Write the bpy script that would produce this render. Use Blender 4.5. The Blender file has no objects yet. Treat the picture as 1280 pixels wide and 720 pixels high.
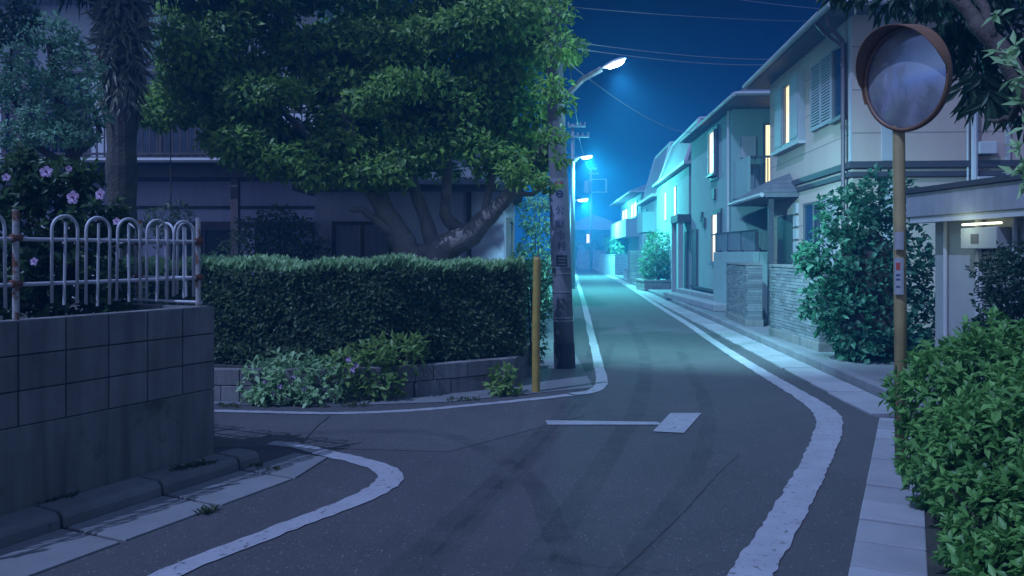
import bpy, math, random
import numpy as np
from mathutils import Vector, Matrix
random.seed(7); RNG = np.random.default_rng(11)
scene = bpy.context.scene
COL = scene.collection
F_PX, U0, V0, EYE = 1000.0, 640.0, 318.0, 1.5     # survey of the place: focal length, principal point, eye height

def G(u, v, z=0.0):
    d = F_PX*(EYE-z)/(v-V0); return Vector(((u-U0)/F_PX*d, d, z))
def W(u, v, d):
    return Vector(((u-U0)/F_PX*d, d, EYE-(v-V0)*d/F_PX))

# ------------------------------------------------------------------ materials
def new_mat(name):
    m = bpy.data.materials.new(name); m.use_nodes = True
    nt = m.node_tree; nt.nodes.clear()
    out = nt.nodes.new('ShaderNodeOutputMaterial'); b = nt.nodes.new('ShaderNodeBsdfPrincipled')
    nt.links.new(b.outputs[0], out.inputs[0])
    return m, nt, b, out
def mathn(nt, op, a, b=None, clamp=False):
    n = nt.nodes.new('ShaderNodeMath'); n.operation = op; n.use_clamp = clamp
    for i, x in enumerate((a, b)):
        if x is None: continue
        if isinstance(x, (int, float)): n.inputs[i].default_value = x
        else: nt.links.new(x, n.inputs[i])
    return n.outputs[0]
def mix(nt, fac, a, b, mode='MIX'):
    n = nt.nodes.new('ShaderNodeMix'); n.data_type = 'RGBA'; n.blend_type = mode
    for i, x in ((0, fac), (6, a), (7, b)):
        if isinstance(x, (int, float)): n.inputs[i].default_value = x
        elif isinstance(x, (tuple, list)): n.inputs[i].default_value = (*x[:3], 1)
        else: nt.links.new(x, n.inputs[i])
    return n.outputs[2]
def noise(nt, scale, detail=4, vec=None, rough=.6):
    n = nt.nodes.new('ShaderNodeTexNoise'); n.inputs['Scale'].default_value = scale
    n.inputs['Detail'].default_value = detail; n.inputs['Roughness'].default_value = rough
    if vec is not None: nt.links.new(vec, n.inputs['Vector'])
    return n.outputs['Fac']
def coords(nt, scale=None):
    t = nt.nodes.new('ShaderNodeNewGeometry')
    if scale is None: return t.outputs['Position']
    mp = nt.nodes.new('ShaderNodeMapping'); mp.inputs['Scale'].default_value = scale
    nt.links.new(t.outputs['Position'], mp.inputs['Vector']); return mp.outputs[0]
def ramp(nt, fac, stops):
    r = nt.nodes.new('ShaderNodeValToRGB'); e = r.color_ramp.elements
    while len(e) < len(stops): e.new(.5)
    for el, (p, c) in zip(e, stops): el.position = p; el.color = (*c, 1) if len(c) == 3 else c
    nt.links.new(fac, r.inputs[0]); return r.outputs[0]
def sc(c, k): return tuple(min(1, x*k) for x in c)

def mat(name, col, rough=.8, var=.25, scale=3, bump=.15, bscale=60, metal=0, streak=0, island=0, second=None, lines=None, spots=None):
    col = sc(col, .56); second = second and (sc(second[0], .56), *second[1:])
    m, nt, b, out = new_mat(name)
    f = ramp(nt, noise(nt, scale, 6, coords(nt)), [(.3, (0, 0, 0)), (.7, (1, 1, 1))])
    c = mix(nt, f, sc(col, 1-var), sc(col, 1+var))
    if second:                                     # patches of a second own colour: rust, moss, bare ground
        f2 = ramp(nt, noise(nt, second[1], 5, coords(nt)), [(second[2], (0, 0, 0)), (second[2]+.06, (1, 1, 1))])
        c = mix(nt, f2, c, second[0])
    if streak:
        f3 = ramp(nt, noise(nt, 1, 5, coords(nt, (9, 9, .7))), [(.42, (0, 0, 0)), (.75, (1, 1, 1))])
        c = mix(nt, mathn(nt, 'MULTIPLY', f3, streak), c, sc(col, .35))
    if island:
        g = nt.nodes.new('ShaderNodeNewGeometry')
        k = mathn(nt, 'MULTIPLY_ADD', g.outputs['Random Per Island'], 2*island); k.node.inputs[2].default_value = 1-island
        c = mix(nt, 1.0, c, k, 'MULTIPLY')
    if spots:
        vo = nt.nodes.new('ShaderNodeTexVoronoi'); vo.inputs['Scale'].default_value = spots[0]
        nt.links.new(coords(nt), vo.inputs['Vector'])
        f5 = ramp(nt, vo.outputs['Distance'], [(.0, (1, 1, 1)), (.28, (0, 0, 0))])
        sp = nt.nodes.new('ShaderNodeSeparateColor'); nt.links.new(vo.outputs['Color'], sp.inputs[0])
        c = mix(nt, mathn(nt, 'MULTIPLY', f5, mathn(nt, 'GREATER_THAN', sp.outputs[0], .6)), c, spots[1])
    h = noise(nt, bscale, 6, coords(nt))
    if lines:                                      # horizontal joints between cladding boards
        s = nt.nodes.new('ShaderNodeSeparateXYZ'); nt.links.new(coords(nt), s.inputs[0])
        md = mathn(nt, 'FRACT', mathn(nt, 'MULTIPLY', s.outputs[2], 1/lines[0]))
        jn = mathn(nt, 'LESS_THAN', md, lines[1]/lines[0])
        c = mix(nt, mathn(nt, 'MULTIPLY', jn, .7), c, sc(col, .3))
        h = mathn(nt, 'SUBTRACT', h, mathn(nt, 'MULTIPLY', jn, 2.0))
    nt.links.new(c, b.inputs['Base Color'])
    b.inputs['Roughness'].default_value = rough; b.inputs['Metallic'].default_value = metal
    if bump:
        bp = nt.nodes.new('ShaderNodeBump'); bp.inputs['Strength'].default_value = bump; bp.inputs['Distance'].default_value = .02
        nt.links.new(h, bp.inputs['Height']); nt.links.new(bp.outputs[0], b.inputs['Normal'])
    return m

def asphalt(name, col):
    m, nt, b, out = new_mat(name); P = coords(nt)
    big = ramp(nt, noise(nt, .55, 5, P), [(.32, (0, 0, 0)), (.68, (1, 1, 1))]); mid = ramp(nt, noise(nt, 4.5, 6, P), [(.35, (0, 0, 0)), (.68, (1, 1, 1))])
    c = mix(nt, big, sc(col, .78), sc(col, 1.16)); c = mix(nt, mathn(nt, 'MULTIPLY', mid, .35), c, sc(col, 1.35))
    wear = ramp(nt, noise(nt, 1, 4, coords(nt, (2.6, .18, 1))), [(.5, (0, 0, 0)), (.72, (1, 1, 1))]); c = mix(nt, mathn(nt, 'MULTIPLY', wear, .4), c, sc(col, .6))
    for scl, thr, cc in ((95, .42, sc(col, 3.2)), (120, .5, sc(col, .35)), (38, .8, sc(col, 3.2))):
        vo = nt.nodes.new('ShaderNodeTexVoronoi'); vo.inputs['Scale'].default_value = scl; nt.links.new(P, vo.inputs['Vector'])
        f = ramp(nt, vo.outputs['Distance'], [(.12, (1, 1, 1)), (.3, (0, 0, 0))]); sp = nt.nodes.new('ShaderNodeSeparateColor'); nt.links.new(vo.outputs['Color'], sp.inputs[0])
        c = mix(nt, mathn(nt, 'MULTIPLY', f, mathn(nt, 'GREATER_THAN', sp.outputs[0], thr)), c, cc)
    w_ = nt.nodes.new('ShaderNodeTexVoronoi'); w_.feature = 'DISTANCE_TO_EDGE'; w_.inputs['Scale'].default_value = .42
    mp = nt.nodes.new('ShaderNodeVectorMath'); nz = nt.nodes.new('ShaderNodeTexNoise'); nz.inputs['Scale'].default_value = 1.6; nz.inputs['Detail'].default_value = 6; nt.links.new(P, nz.inputs['Vector'])
    nt.links.new(P, mp.inputs[0]); nt.links.new(nz.outputs['Color'], mp.inputs[1]); nt.links.new(mp.outputs[0], w_.inputs['Vector'])
    cr = ramp(nt, w_.outputs['Distance'], [(.0, (1, 1, 1)), (.006, (0, 0, 0))]); pm = ramp(nt, noise(nt, .35, 2, P), [(.5, (0, 0, 0)), (.6, (1, 1, 1))])
    c = mix(nt, mathn(nt, 'MULTIPLY', mathn(nt, 'MULTIPLY', cr, pm), .7), c, sc(col, .25))
    nt.links.new(c, b.inputs['Base Color']); b.inputs['Roughness'].default_value = .85
    bp = nt.nodes.new('ShaderNodeBump'); bp.inputs['Strength'].default_value = .6; bp.inputs['Distance'].default_value = .012
    nt.links.new(noise(nt, 110, 4, P), bp.inputs['Height']); nt.links.new(bp.outputs[0], b.inputs['Normal']); return m

def leafmat(name, dark, light, trans=.3, rough=.45):
    m, nt, b, out = new_mat(name)
    g = nt.nodes.new('ShaderNodeNewGeometry')
    n = noise(nt, 1.1, 3, coords(nt))
    f = mathn(nt, 'ADD', mathn(nt, 'MULTIPLY', g.outputs['Random Per Island'], .6), mathn(nt, 'MULTIPLY', n, .5))
    c = ramp(nt, f, [(.15, dark), (.85, light)])
    nt.links.new(c, b.inputs['Base Color']); b.inputs['Roughness'].default_value = rough
    b.inputs['Specular IOR Level'].default_value = .35
    t = nt.nodes.new('ShaderNodeBsdfTranslucent'); nt.links.new(c, t.inputs[0])
    mx = nt.nodes.new('ShaderNodeMixShader'); mx.inputs[0].default_value = trans+.18
    nt.links.new(b.outputs[0], mx.inputs[1]); nt.links.new(t.outputs[0], mx.inputs[2]); nt.links.new(mx.outputs[0], out.inputs[0])
    return m

def emit(name, col, strength, tint=None):
    m, nt, b, out = new_mat(name)
    b.inputs['Base Color'].default_value = (.3, .3, .3, 1)
    f = ramp(nt, noise(nt, 1, 4, coords(nt, (14, 14, .6))), [(.3, (0, 0, 0)), (.7, (1, 1, 1))])
    nt.links.new(mix(nt, f, sc(col, .5), col), b.inputs['Emission Color'])
    b.inputs['Emission Strength'].default_value = strength
    return m

def glassmat(name, col, alpha):
    m, nt, b, out = new_mat(name)
    b.inputs['Base Color'].default_value = (*col, 1); b.inputs['Roughness'].default_value = .06
    t = nt.nodes.new('ShaderNodeBsdfTransparent'); mx = nt.nodes.new('ShaderNodeMixShader')
    fr = nt.nodes.new('ShaderNodeFresnel'); fr.inputs[0].default_value = 1.5
    nt.links.new(mathn(nt, 'ADD', fr.outputs[0], alpha, True), mx.inputs[0])
    nt.links.new(t.outputs[0], mx.inputs[1]); nt.links.new(b.outputs[0], mx.inputs[2]); nt.links.new(mx.outputs[0], out.inputs[0])
    return m

M = dict(
 asphalt=asphalt('asphalt', (.044, .041, .0425)),
 asphalt_old=asphalt('asphalt_old', (.051, .048, .049)),
 paint=mat('road_paint', (.42, .42, .45), .8, .12, 5, .3, 120, second=((.16, .155, .16), 26, .6)),
 slab=mat('gutter_concrete', (.36, .365, .38), .9, .16, 2.2, .25, 70, island=.13),
 kerbr=mat('pale_kerb', (.24, .245, .255), .9, .16, 2.2, .25, 70, island=.13),
 kerb=mat('kerb_stone', (.2, .2, .195), .9, .25, 3, .4, 50, second=((.06, .08, .04), 9, .66)),
 pave=mat('pale_pavement', (.19, .195, .205), .9, .15, 1.2, .25, 60),
 soil=mat('garden_soil', (.05, .045, .035), .95, .4, 5, .8, 30),
 block=mat('concrete_block', (.25, .24, .235), .92, .2, 4, .45, 70, streak=.7, island=.16),
 render_base=mat('cast_concrete', (.23, .23, .215), .92, .25, 1.6, .35, 45, streak=.95, second=((.09, .1, .075), 2.2, .6)),
 mortar=mat('mortar_dark', (.05, .05, .05), .95),
 white_iron=mat('painted_iron', (.62, .62, .66), .45, .1, 8, .1, 80, second=((.2, .075, .03), 7, .66)),
 rust_iron=mat('rusty_iron', (.5, .47, .47), .6, .15, 6, .25, 80, second=((.24, .085, .03), 9, .50)),
 rust=mat('deep_rust', (.2, .07, .03), .85, .35, 20, .4, 90),
 yellow=mat('weathered_yellow', (.5, .34, .06), .6, .2, 9, .15, 60, second=((.2, .13, .05), 9, .68)),
 mirrorpole=mat('ochre_pole_paint', (.46, .35, .15), .55, .2, 5, .12, 60, second=((.2, .1, .05), 6, .66)),
 mirrorrim=mat('orange_brown_plastic', (.24, .115, .05), .55, .2, 6, .1, 60),
 mirrorback=mat('dark_mirror_back', (.09, .07, .1), .6),
 polecon=mat('pole_concrete', (.23, .24, .26), .85, .12, 4, .2, 60, streak=.3),
 polefar=mat('pole_grey', (.34, .35, .36), .8, .1, 4, .1, 50),
 polebase=mat('pole_base_sheath', (.06, .065, .08), .75, .3, 12, .5, 90),
 steel=mat('galvanised_steel', (.5, .52, .54), .4, .1, 9, .05, 60, metal=.5),
 band=mat('advert_sheet', (.33, .36, .44), .5, .08, 6, .05, 30),
 ink=mat('sign_ink', (.03, .05, .16), .6, .1), red=mat('sign_red', (.5, .05, .04), .6, .1),
 plate=mat('white_plate', (.4, .41, .43), .5, .05), blackish=mat('dark_print', (.03, .05, .06), .6, .2),
 bark=mat('tree_bark', (.3, .27, .24), .9, .35, 5, .9, 25, streak=.4),
 darkbark=mat('dark_bark', (.1, .075, .06), .9, .35, 5, .8, 25),
 palmbark=mat('palm_fibre', (.13, .115, .09), .95, .4, 6, 1.0, 30, streak=.6),
 wallA=mat('beige_cladding', (.6, .46, .4), .8, .06, 1.2, .12, 60, streak=.08, lines=(.68, .02)),
 wallB=mat('lamplit_teal_render', (.33, .5, .47), .85, .07, 1.2, .15, 60, streak=.12),  # teal of the street lamps painted into the wall colour
 wallC=mat('lamplit_white_render', (.3, .42, .42), .85, .06, 1.2, .12, 60, streak=.1),  # white wall tinted with the lamps' teal light
 wallD=mat('grey_render', (.4, .42, .43), .85, .08, 1.2, .12, 60, streak=.12),
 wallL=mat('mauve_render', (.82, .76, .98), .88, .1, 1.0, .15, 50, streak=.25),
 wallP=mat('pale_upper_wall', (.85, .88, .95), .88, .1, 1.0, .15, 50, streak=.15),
 timber=mat('dark_timber', (.12, .085, .08), .75, .3, 5, .3, 40, streak=.3),
 rooft=mat('roof_tiles', (.16, .16, .18), .7, .2, 4, .2, 40, lines=(.1, .018)),
 roofl=mat('pale_roof_sheet', (.22, .23, .25), .7, .15, 3, .15, 40, lines=(.16, .015)),
 roofr=mat('red_brown_roof', (.16, .075, .06), .75, .25, 4, .2, 40, lines=(.11, .015)),
 trim=mat('pale_trim', (.5, .5, .52), .6, .08, 4, .05, 40), trimd=mat('dark_trim', (.06, .06, .075), .6, .15, 4, .05, 40),
 pipe=mat('purple_downpipe', (.14, .09, .11), .5, .12, 5, .05, 40), pipew=mat('white_pipe', (.6, .61, .63), .5, .06, 5, .05, 40),
 shutter=mat('shutter_metal', (.36, .35, .39), .55, .08, 5, .06, 40), fwin=mat('window_frame', (.16, .15, .16), .5, .1, 5, .05, 40),
 curtain=mat('curtain_cloth', (.75, .78, .98), .9, .15, 4, .1, 50, streak=.2),
 dark=mat('dark_room', (.03, .033, .045), .7, .3, 2, 0), frosted=mat('frosted_panel', (.2, .24, .25), .4, .2, 3, .05, 60),
 brick=mat('split_face_brick', (.18, .19, .2), .9, .15, 6, .5, 40, island=.3), carport=mat('carport_fascia', (.36, .37, .4), .7, .18, 2.5, .1, 40, streak=.3),
 garage=mat('garage_panel', (.42, .44, .42), .75, .1, 1.5, .1, 50, streak=.12), wire=mat('cable', (.3, .3, .34), .6, .1),
 planter=mat('planter_brick', (.27, .24, .21), .9, .25, 6, .4, 40, island=.2), petal=mat('mauve_petal', (.62, .42, .66), .6, .15, 20, 0),
 petalc=mat('petal_centre', (.45, .1, .28), .6, .2), lmetal=mat('lamp_housing', (.5, .52, .55), .4, .1, 5, .05, 40, metal=.3),
 glass=glassmat('window_glass', (.02, .03, .05), .06),
 lit=emit('lit_window', (1, .8, .38), 1.15), litc=emit('lit_window_cool', (1, .94, .66), 1.1), lamp=emit('street_lamp_glow', (.62, .93, 1), 45),
 tube=emit('small_lamp_glow', (.95, 1, .7), 1.6),
 lf_hedge=leafmat('hedge_leaves', (.045, .08, .04), (.1, .16, .06)),
 lf_tree=leafmat('tree_leaves', (.055, .14, .045), (.26, .44, .08)),
 lf_pine=leafmat('clipped_tree_leaves', (.1, .23, .13), (.22, .4, .25)),
 lf_near=leafmat('near_bush_leaves', (.04, .14, .03), (.19, .4, .1)),
 lf_ivy=leafmat('ivy_leaves', (.02, .1, .06), (.055, .19, .1)),
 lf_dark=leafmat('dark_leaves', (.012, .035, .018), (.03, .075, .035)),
 lf_pale_moonlit=leafmat('pale_moonlit_leaves', (.19, .34, .15), (.34, .52, .25)),  # pale green of the spilling shrub; on the hedge top, moonlight painted in
 lf_lime=leafmat('lime_leaves', (.09, .18, .04), (.2, .32, .08)),
 lf_hib=leafmat('hibiscus_leaves', (.025, .06, .022), (.06, .12, .04)),
 lf_palm=leafmat('palm_leaves', (.025, .055, .03), (.06, .095, .05)),
 lf_skirt=leafmat('dry_palm_fibre', (.13, .14, .1), (.32, .32, .22), .15),
 lf_far=leafmat('far_shrub_leaves', (.04, .13, .06), (.08, .22, .09)),
 weed=leafmat('weed_blades', (.03, .05, .015), (.07, .09, .03)),
)
def mirrormat():
    m, nt, b, out = new_mat('convex_mirror_face'); b.inputs['Metallic'].default_value = 1
    b.inputs['Base Color'].default_value = (.72, .72, .78, 1)
    f = noise(nt, 4, 4, coords(nt)); nt.links.new(mathn(nt, 'MULTIPLY', f, .2), b.inputs['Roughness'])
    d = nt.nodes.new('ShaderNodeBsdfDiffuse'); d.inputs[0].default_value = (.36, .36, .4, 1); mx = nt.nodes.new('ShaderNodeMixShader')   # dusty film
    nt.links.new(ramp(nt, noise(nt, 5, 5, coords(nt)), [(.3, (.32, .32, .32)), (.75, (.6, .6, .6))]), mx.inputs[0]); nt.links.new(b.outputs[0], mx.inputs[1]); nt.links.new(d.outputs[0], mx.inputs[2]); nt.links.new(mx.outputs[0], out.inputs[0]); return m
M['mirror'] = mirrormat()

# ------------------------------------------------------------------ mesh helpers
def world_off(o):
    v = Vector((0, 0, 0))
    while o is not None: v += o.location; o = o.parent
    return v
class Frame:
    """a facade: O its near ground corner, a along it, n outwards"""
    def __init__(s, O, a, n): s.O = Vector(O); s.a = Vector(a).normalized(); s.n = Vector(n).normalized()
    def pt(s, al, out, z): return s.O + s.a*al + s.n*out + Vector((0, 0, z))
class MB:
    def __init__(s): s.v = []; s.f = []; s.arr = []
    def add(s, vs, fs):
        k = len(s.v); s.v += [tuple(p) for p in vs]; s.f += [tuple(i+k for i in q) for q in fs]
    def hexa(s, b, t):
        n = len(b); s.add(list(b)+list(t), [tuple(range(n))[::-1], tuple(range(n, 2*n))] + [(i, (i+1) % n, n+(i+1) % n, n+i) for i in range(n)])
    def box(s, x0, x1, y0, y1, z0, z1):
        q = [(x0, y0), (x1, y0), (x1, y1), (x0, y1)]
        s.hexa([(x, y, z0) for x, y in q], [(x, y, z1) for x, y in q])
    def fbox(s, fr, a0, a1, o0, o1, z0, z1):
        q = [(a0, o0), (a1, o0), (a1, o1), (a0, o1)]
        b = [fr.pt(a, o, z0) for a, o in q]; t = [fr.pt(a, o, z1) for a, o in q]
        if (b[1]-b[0]).cross(b[2]-b[0]).z < 0: b.reverse(); t.reverse()
        s.hexa(b, t)
    def prism(s, pts, z0, z1):
        area = sum(pts[i][0]*pts[(i+1) % len(pts)][1]-pts[(i+1) % len(pts)][0]*pts[i][1] for i in range(len(pts)))
        if area < 0: pts = pts[::-1]
        s.hexa([(p[0], p[1], z0) for p in pts], [(p[0], p[1], z1) for p in pts])
    def sheet(s, pts, z):
        area = sum(pts[i][0]*pts[(i+1) % len(pts)][1]-pts[(i+1) % len(pts)][0]*pts[i][1] for i in range(len(pts)))
        if area < 0: pts = pts[::-1]
        s.add([(p[0], p[1], z) for p in pts], [tuple(range(len(pts)))])
    def tube(s, pts, r, n=8, cap=True):
        pts = [Vector(p) for p in pts]; m = len(pts)
        rs = r if isinstance(r, (list, tuple)) else [r]*m
        vs = []; ref = None
        for i, p in enumerate(pts):
            d = (pts[min(i+1, m-1)]-pts[max(i-1, 0)]).normalized()
            if ref is None: ref = Vector((1, 0, 0)) if abs(d.x) < .8 else Vector((0, 1, 0))
            e1 = (ref-d*ref.dot(d)).normalized(); e2 = d.cross(e1); ref = e1
            vs += [p+(e1*math.cos(2*math.pi*k/n)+e2*math.sin(2*math.pi*k/n))*rs[i] for k in range(n)]
        fs = [(i*n+k, i*n+(k+1) % n, (i+1)*n+(k+1) % n, (i+1)*n+k) for i in range(m-1) for k in range(n)]
        if cap: fs += [tuple(range(n))[::-1], tuple(range((m-1)*n, m*n))]
        s.add(vs, fs)
    def leaves(s, P, D, N, L, Wd, curl=.18):
        D = D/np.linalg.norm(D, axis=1, keepdims=True)
        S = np.cross(D, N); S /= np.linalg.norm(S, axis=1, keepdims=True)+1e-9; Nn = np.cross(S, D)
        L = np.asarray(L).reshape(-1, 1)*np.ones((len(P), 1)); Wd = np.asarray(Wd).reshape(-1, 1)*np.ones((len(P), 1))
        v = np.stack([P, P+D*L*.5+S*Wd*.5+Nn*Wd*.15, P+D*L-Nn*L*curl, P+D*L*.5-S*Wd*.5+Nn*Wd*.15], 1)
        s.arr.append(v.reshape(-1, 3))
    def build(s, name, m, parent=None, smooth=False, bevel=0, off=None):
        me = bpy.data.meshes.new(name)
        if off is None: off = world_off(parent) if parent is not None else Vector((0, 0, 0))
        if s.arr:
            A = np.concatenate(s.arr).astype(np.float32); n = len(A)//4
            tri = (np.arange(n)[:, None]*4+np.array([0, 1, 2, 0, 2, 3])[None]).reshape(-1)
            k = len(A); fv = [i for q in s.f for i in q]; nf = [len(q) for q in s.f]
            Vv = np.concatenate([A, np.array(s.v, dtype=np.float32).reshape(-1, 3)]) - np.array(off, dtype=np.float32)
            li = np.concatenate([tri, np.array(fv, dtype=np.int64)+k if fv else np.zeros(0, dtype=np.int64)])
            tot = np.concatenate([np.full(2*n, 3), np.array(nf, dtype=np.int64) if nf else np.zeros(0, dtype=np.int64)])
            st = np.concatenate([[0], np.cumsum(tot)[:-1]])
            me.vertices.add(len(Vv)); me.vertices.foreach_set('co', Vv.reshape(-1))
            me.loops.add(len(li)); me.loops.foreach_set('vertex_index', li.astype(np.int32))
            me.polygons.add(len(tot)); me.polygons.foreach_set('loop_start', st.astype(np.int32))
            me.update(calc_edges=True); me.validate()
        else:
            me.from_pydata([tuple(Vector(p)-off) for p in s.v], [], s.f); me.update()
        if smooth: me.polygons.foreach_set('use_smooth', [True]*len(me.polygons))
        me.materials.append(m)
        o = bpy.data.objects.new(name, me); COL.objects.link(o)
        if parent is not None: o.parent = parent
        else: o.location = off
        if bevel:
            bv = o.modifiers.new('edge', 'BEVEL'); bv.width = bevel; bv.segments = 2; bv.limit_method = 'ANGLE'
        return o
def tag(o, label, cat, group=None, kind=None):
    o['label'] = label; o['category'] = cat
    if group: o['group'] = group
    if kind: o['kind'] = kind
    return o
def thing(name, loc, label, cat, group=None):
    o = bpy.data.objects.new(name, None); o.empty_display_size = .2; COL.objects.link(o); o.location = Vector(loc)
    return tag(o, label, cat, group)
def struct(mb, name, m, **k):
    o = mb.build(name, m, **k); o['kind'] = 'structure'; return o
def unit(n):
    d = RNG.normal(size=(n, 3)); return d/np.linalg.norm(d, axis=1, keepdims=True)
UP = np.array([0, 0, 1.0])

def blob(mb, c, r, n, L, aspect=.5, shell=.55, up=.5, out=.7, floor=None, droop=.1):
    """leaves through the outer part of one clump"""
    d = unit(n); c = np.array(c); r = np.array(r)*np.ones(3)
    lump = 1+.14*np.sin(d[:, 0]*5+c[0]*9)*np.sin(d[:, 1]*5+c[1]*7)+.1*np.sin(d[:, 2]*8+c[2]*5)
    rad = (shell+(1-shell)*RNG.random(n)**.6)*lump
    P = c+d*r*rad[:, None]
    D = d*out+unit(n)*.75+UP*(.25*up-droop); N = UP*up+d*.55+unit(n)*.4
    if floor is not None:
        k = P[:, 2] > floor; P, D, N = P[k], D[k], N[k]
    Ls = L*(.65+.7*RNG.random(len(P)))
    mb.leaves(P, D, N, Ls, Ls*aspect)
def sprigs(mb, P, Dm, k, L, aspect=.42, spread=.9):
    """leaf rosettes: k leaves round each twig tip"""
    n = len(P); Dm = Dm/np.linalg.norm(Dm, axis=1, keepdims=True)
    for i in range(k):
        D = Dm*.55+unit(n)*spread; N = Dm*.8+UP*.5+unit(n)*.25
        Ls = L*(.7+.6*RNG.random(n)); mb.leaves(P+unit(n)*L*.15, D, N, Ls, Ls*aspect)

# ------------------------------------------------------------------ camera, sky, moon
cam = bpy.data.cameras.new('camera'); co = bpy.data.objects.new('camera', cam); COL.objects.link(co)
co.location = (0, 0, EYE); co.rotation_euler = (math.pi/2, 0, 0)
cam.sensor_width = 36; cam.lens = 36*F_PX/1280; cam.shift_y = -(360-V0)/1280; cam.clip_end = 2000; cam.clip_start = .05
scene.camera = co
moon_dir = Vector((-.45, -.36, .81)).normalized()          # towards the moon
elev = math.asin(moon_dir.z); azim = math.atan2(moon_dir.x, moon_dir.y)
w = bpy.data.worlds.new('World'); scene.world = w; w.use_nodes = True
nt = w.node_tree; nt.nodes.clear()
wo = nt.nodes.new('ShaderNodeOutputWorld'); bg = nt.nodes.new('ShaderNodeBackground'); bg.inputs[1].default_value = .1
sky = nt.nodes.new('ShaderNodeTexSky'); sky.sky_type = 'NISHITA'; sky.sun_disc = False
sky.sun_elevation = elev; sky.sun_rotation = azim; sky.ozone_density = 4; sky.dust_density = .4
tc = nt.nodes.new('ShaderNodeTexCoord'); sx = nt.nodes.new('ShaderNodeSeparateXYZ'); nt.links.new(tc.outputs['Generated'], sx.inputs[0])
SKY_FILL = (.5, .46, .43)
SKY_RAMP = [(0, (.002, .045, .12)), (.115, (.002, .02, .075)), (.2, (.0015, .011, .056)), (.31, (.0005, .0006, .016)), (.45, (.25, .2, .28)), (.65, (.6, .58, .78))]
night = ramp(nt, sx.outputs[2], SKY_RAMP)                  # night air: teal town glow low down, deep blue above, added bright fill overhead
sky_fill = ramp(nt, mathn(nt, 'SUBTRACT', .55, sx.outputs[1]), [(.0, (0, 0, 0)), (.95, SKY_FILL)])   # added fill brightening the unseen sky sideways and behind, to lift shaded faces
night = mix(nt, 1.0, night, sky_fill, 'ADD')
nt.links.new(mix(nt, 1.0, sky.outputs[0], night, 'MULTIPLY'), bg.inputs[0]); nt.links.new(bg.outputs[0], wo.inputs[0])
ml = bpy.data.lights.new('moon', 'SUN'); ml.energy = 2.3; ml.angle = math.radians(.6); ml.color = (.37, .52, 1.0)
mo = bpy.data.objects.new('moon', ml); COL.objects.link(mo); mo.rotation_euler = (-moon_dir).to_track_quat('-Z', 'Y').to_euler(); mo.location = (-20, 0, 40)
vs = scene.view_settings; vs.view_transform = 'Standard'; vs.look = 'None'; vs.exposure = .85; vs.gamma = 1; vs.use_curve_mapping = False
scene.render.engine = 'CYCLES'
cy = scene.cycles; cy.use_denoising = True; cy.max_bounces = 6; cy.diffuse_bounces = 3; cy.glossy_bounces = 3; cy.transparent_max_bounces = 16; cy.volume_bounces = 1
cy.sample_clamp_indirect = 4; cy.volume_step_rate = 4
try: cy.denoiser = 'OPENIMAGEDENOISE'
except Exception: pass

# air
hz = MB(); hz.box(-260, 260, -60, 260, -1.1, 10.3)
hm = bpy.data.materials.new('night_air'); hm.use_nodes = True; hn = hm.node_tree; hn.nodes.clear()
ho = hn.nodes.new('ShaderNodeOutputMaterial'); pv = hn.nodes.new('ShaderNodeVolumePrincipled')
pv.inputs['Color'].default_value = (.08, .42, .9, 1); pv.inputs['Density'].default_value = .006; pv.inputs['Anisotropy'].default_value = .4; hn.links.new(pv.outputs[0], ho.inputs['Volume'])
h = hz.build('haze', hm); h['kind'] = 'stuff'; h['label'] = 'thin blue night haze filling the street'

# ------------------------------------------------------------------ ground and road
g = MB(); g.sheet([(-250, -50), (250, -50), (250, 250), (-250, 250)], -.012); struct(g, 'ground', M['asphalt_old'])
KX = lambda y: 3.81+.068*(y-8)                             # inner face of the kerb on the far street's right
rd = MB(); rd.sheet([(-2.0, -4), (1.57-2.2, -1.0), (1.57, 3.73), (3.35, 7.3), (KX(8)-.35, 8.2), (KX(100)-.4, 100), (KX(100)-4.2, 100), (1.2, 22), (.8, 12), (.45, 9.2), (-1.8, 8.15), (-12, 8.2), (-12, 9.6-3.5), (-2.0, 5.9), (-5, -1)][::1], 0)
rd = MB()
rd.sheet([(-8, -4), (-2.3, -4), (1.57, 3.73), (3.35, 7.3), (KX(8)-.35, 8.2), (KX(100)-.4, 100), (KX(100)-4.6, 100), (1.0, 22), (.62, 12), (.3, 8.85), (-1.8, 8.15), (-14, 8.5)], 0)
struct(rd, 'road', M['asphalt'])
pt = MB()                                                   # resurfaced strip across the mouth of the side street
pt.sheet([G(268, 560), G(270, 517), G(415, 520), G(660, 497), G(730, 520), G(560, 565), G(390, 560)], .003)
struct(pt, 'road_patch', M['asphalt_old'])
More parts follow.
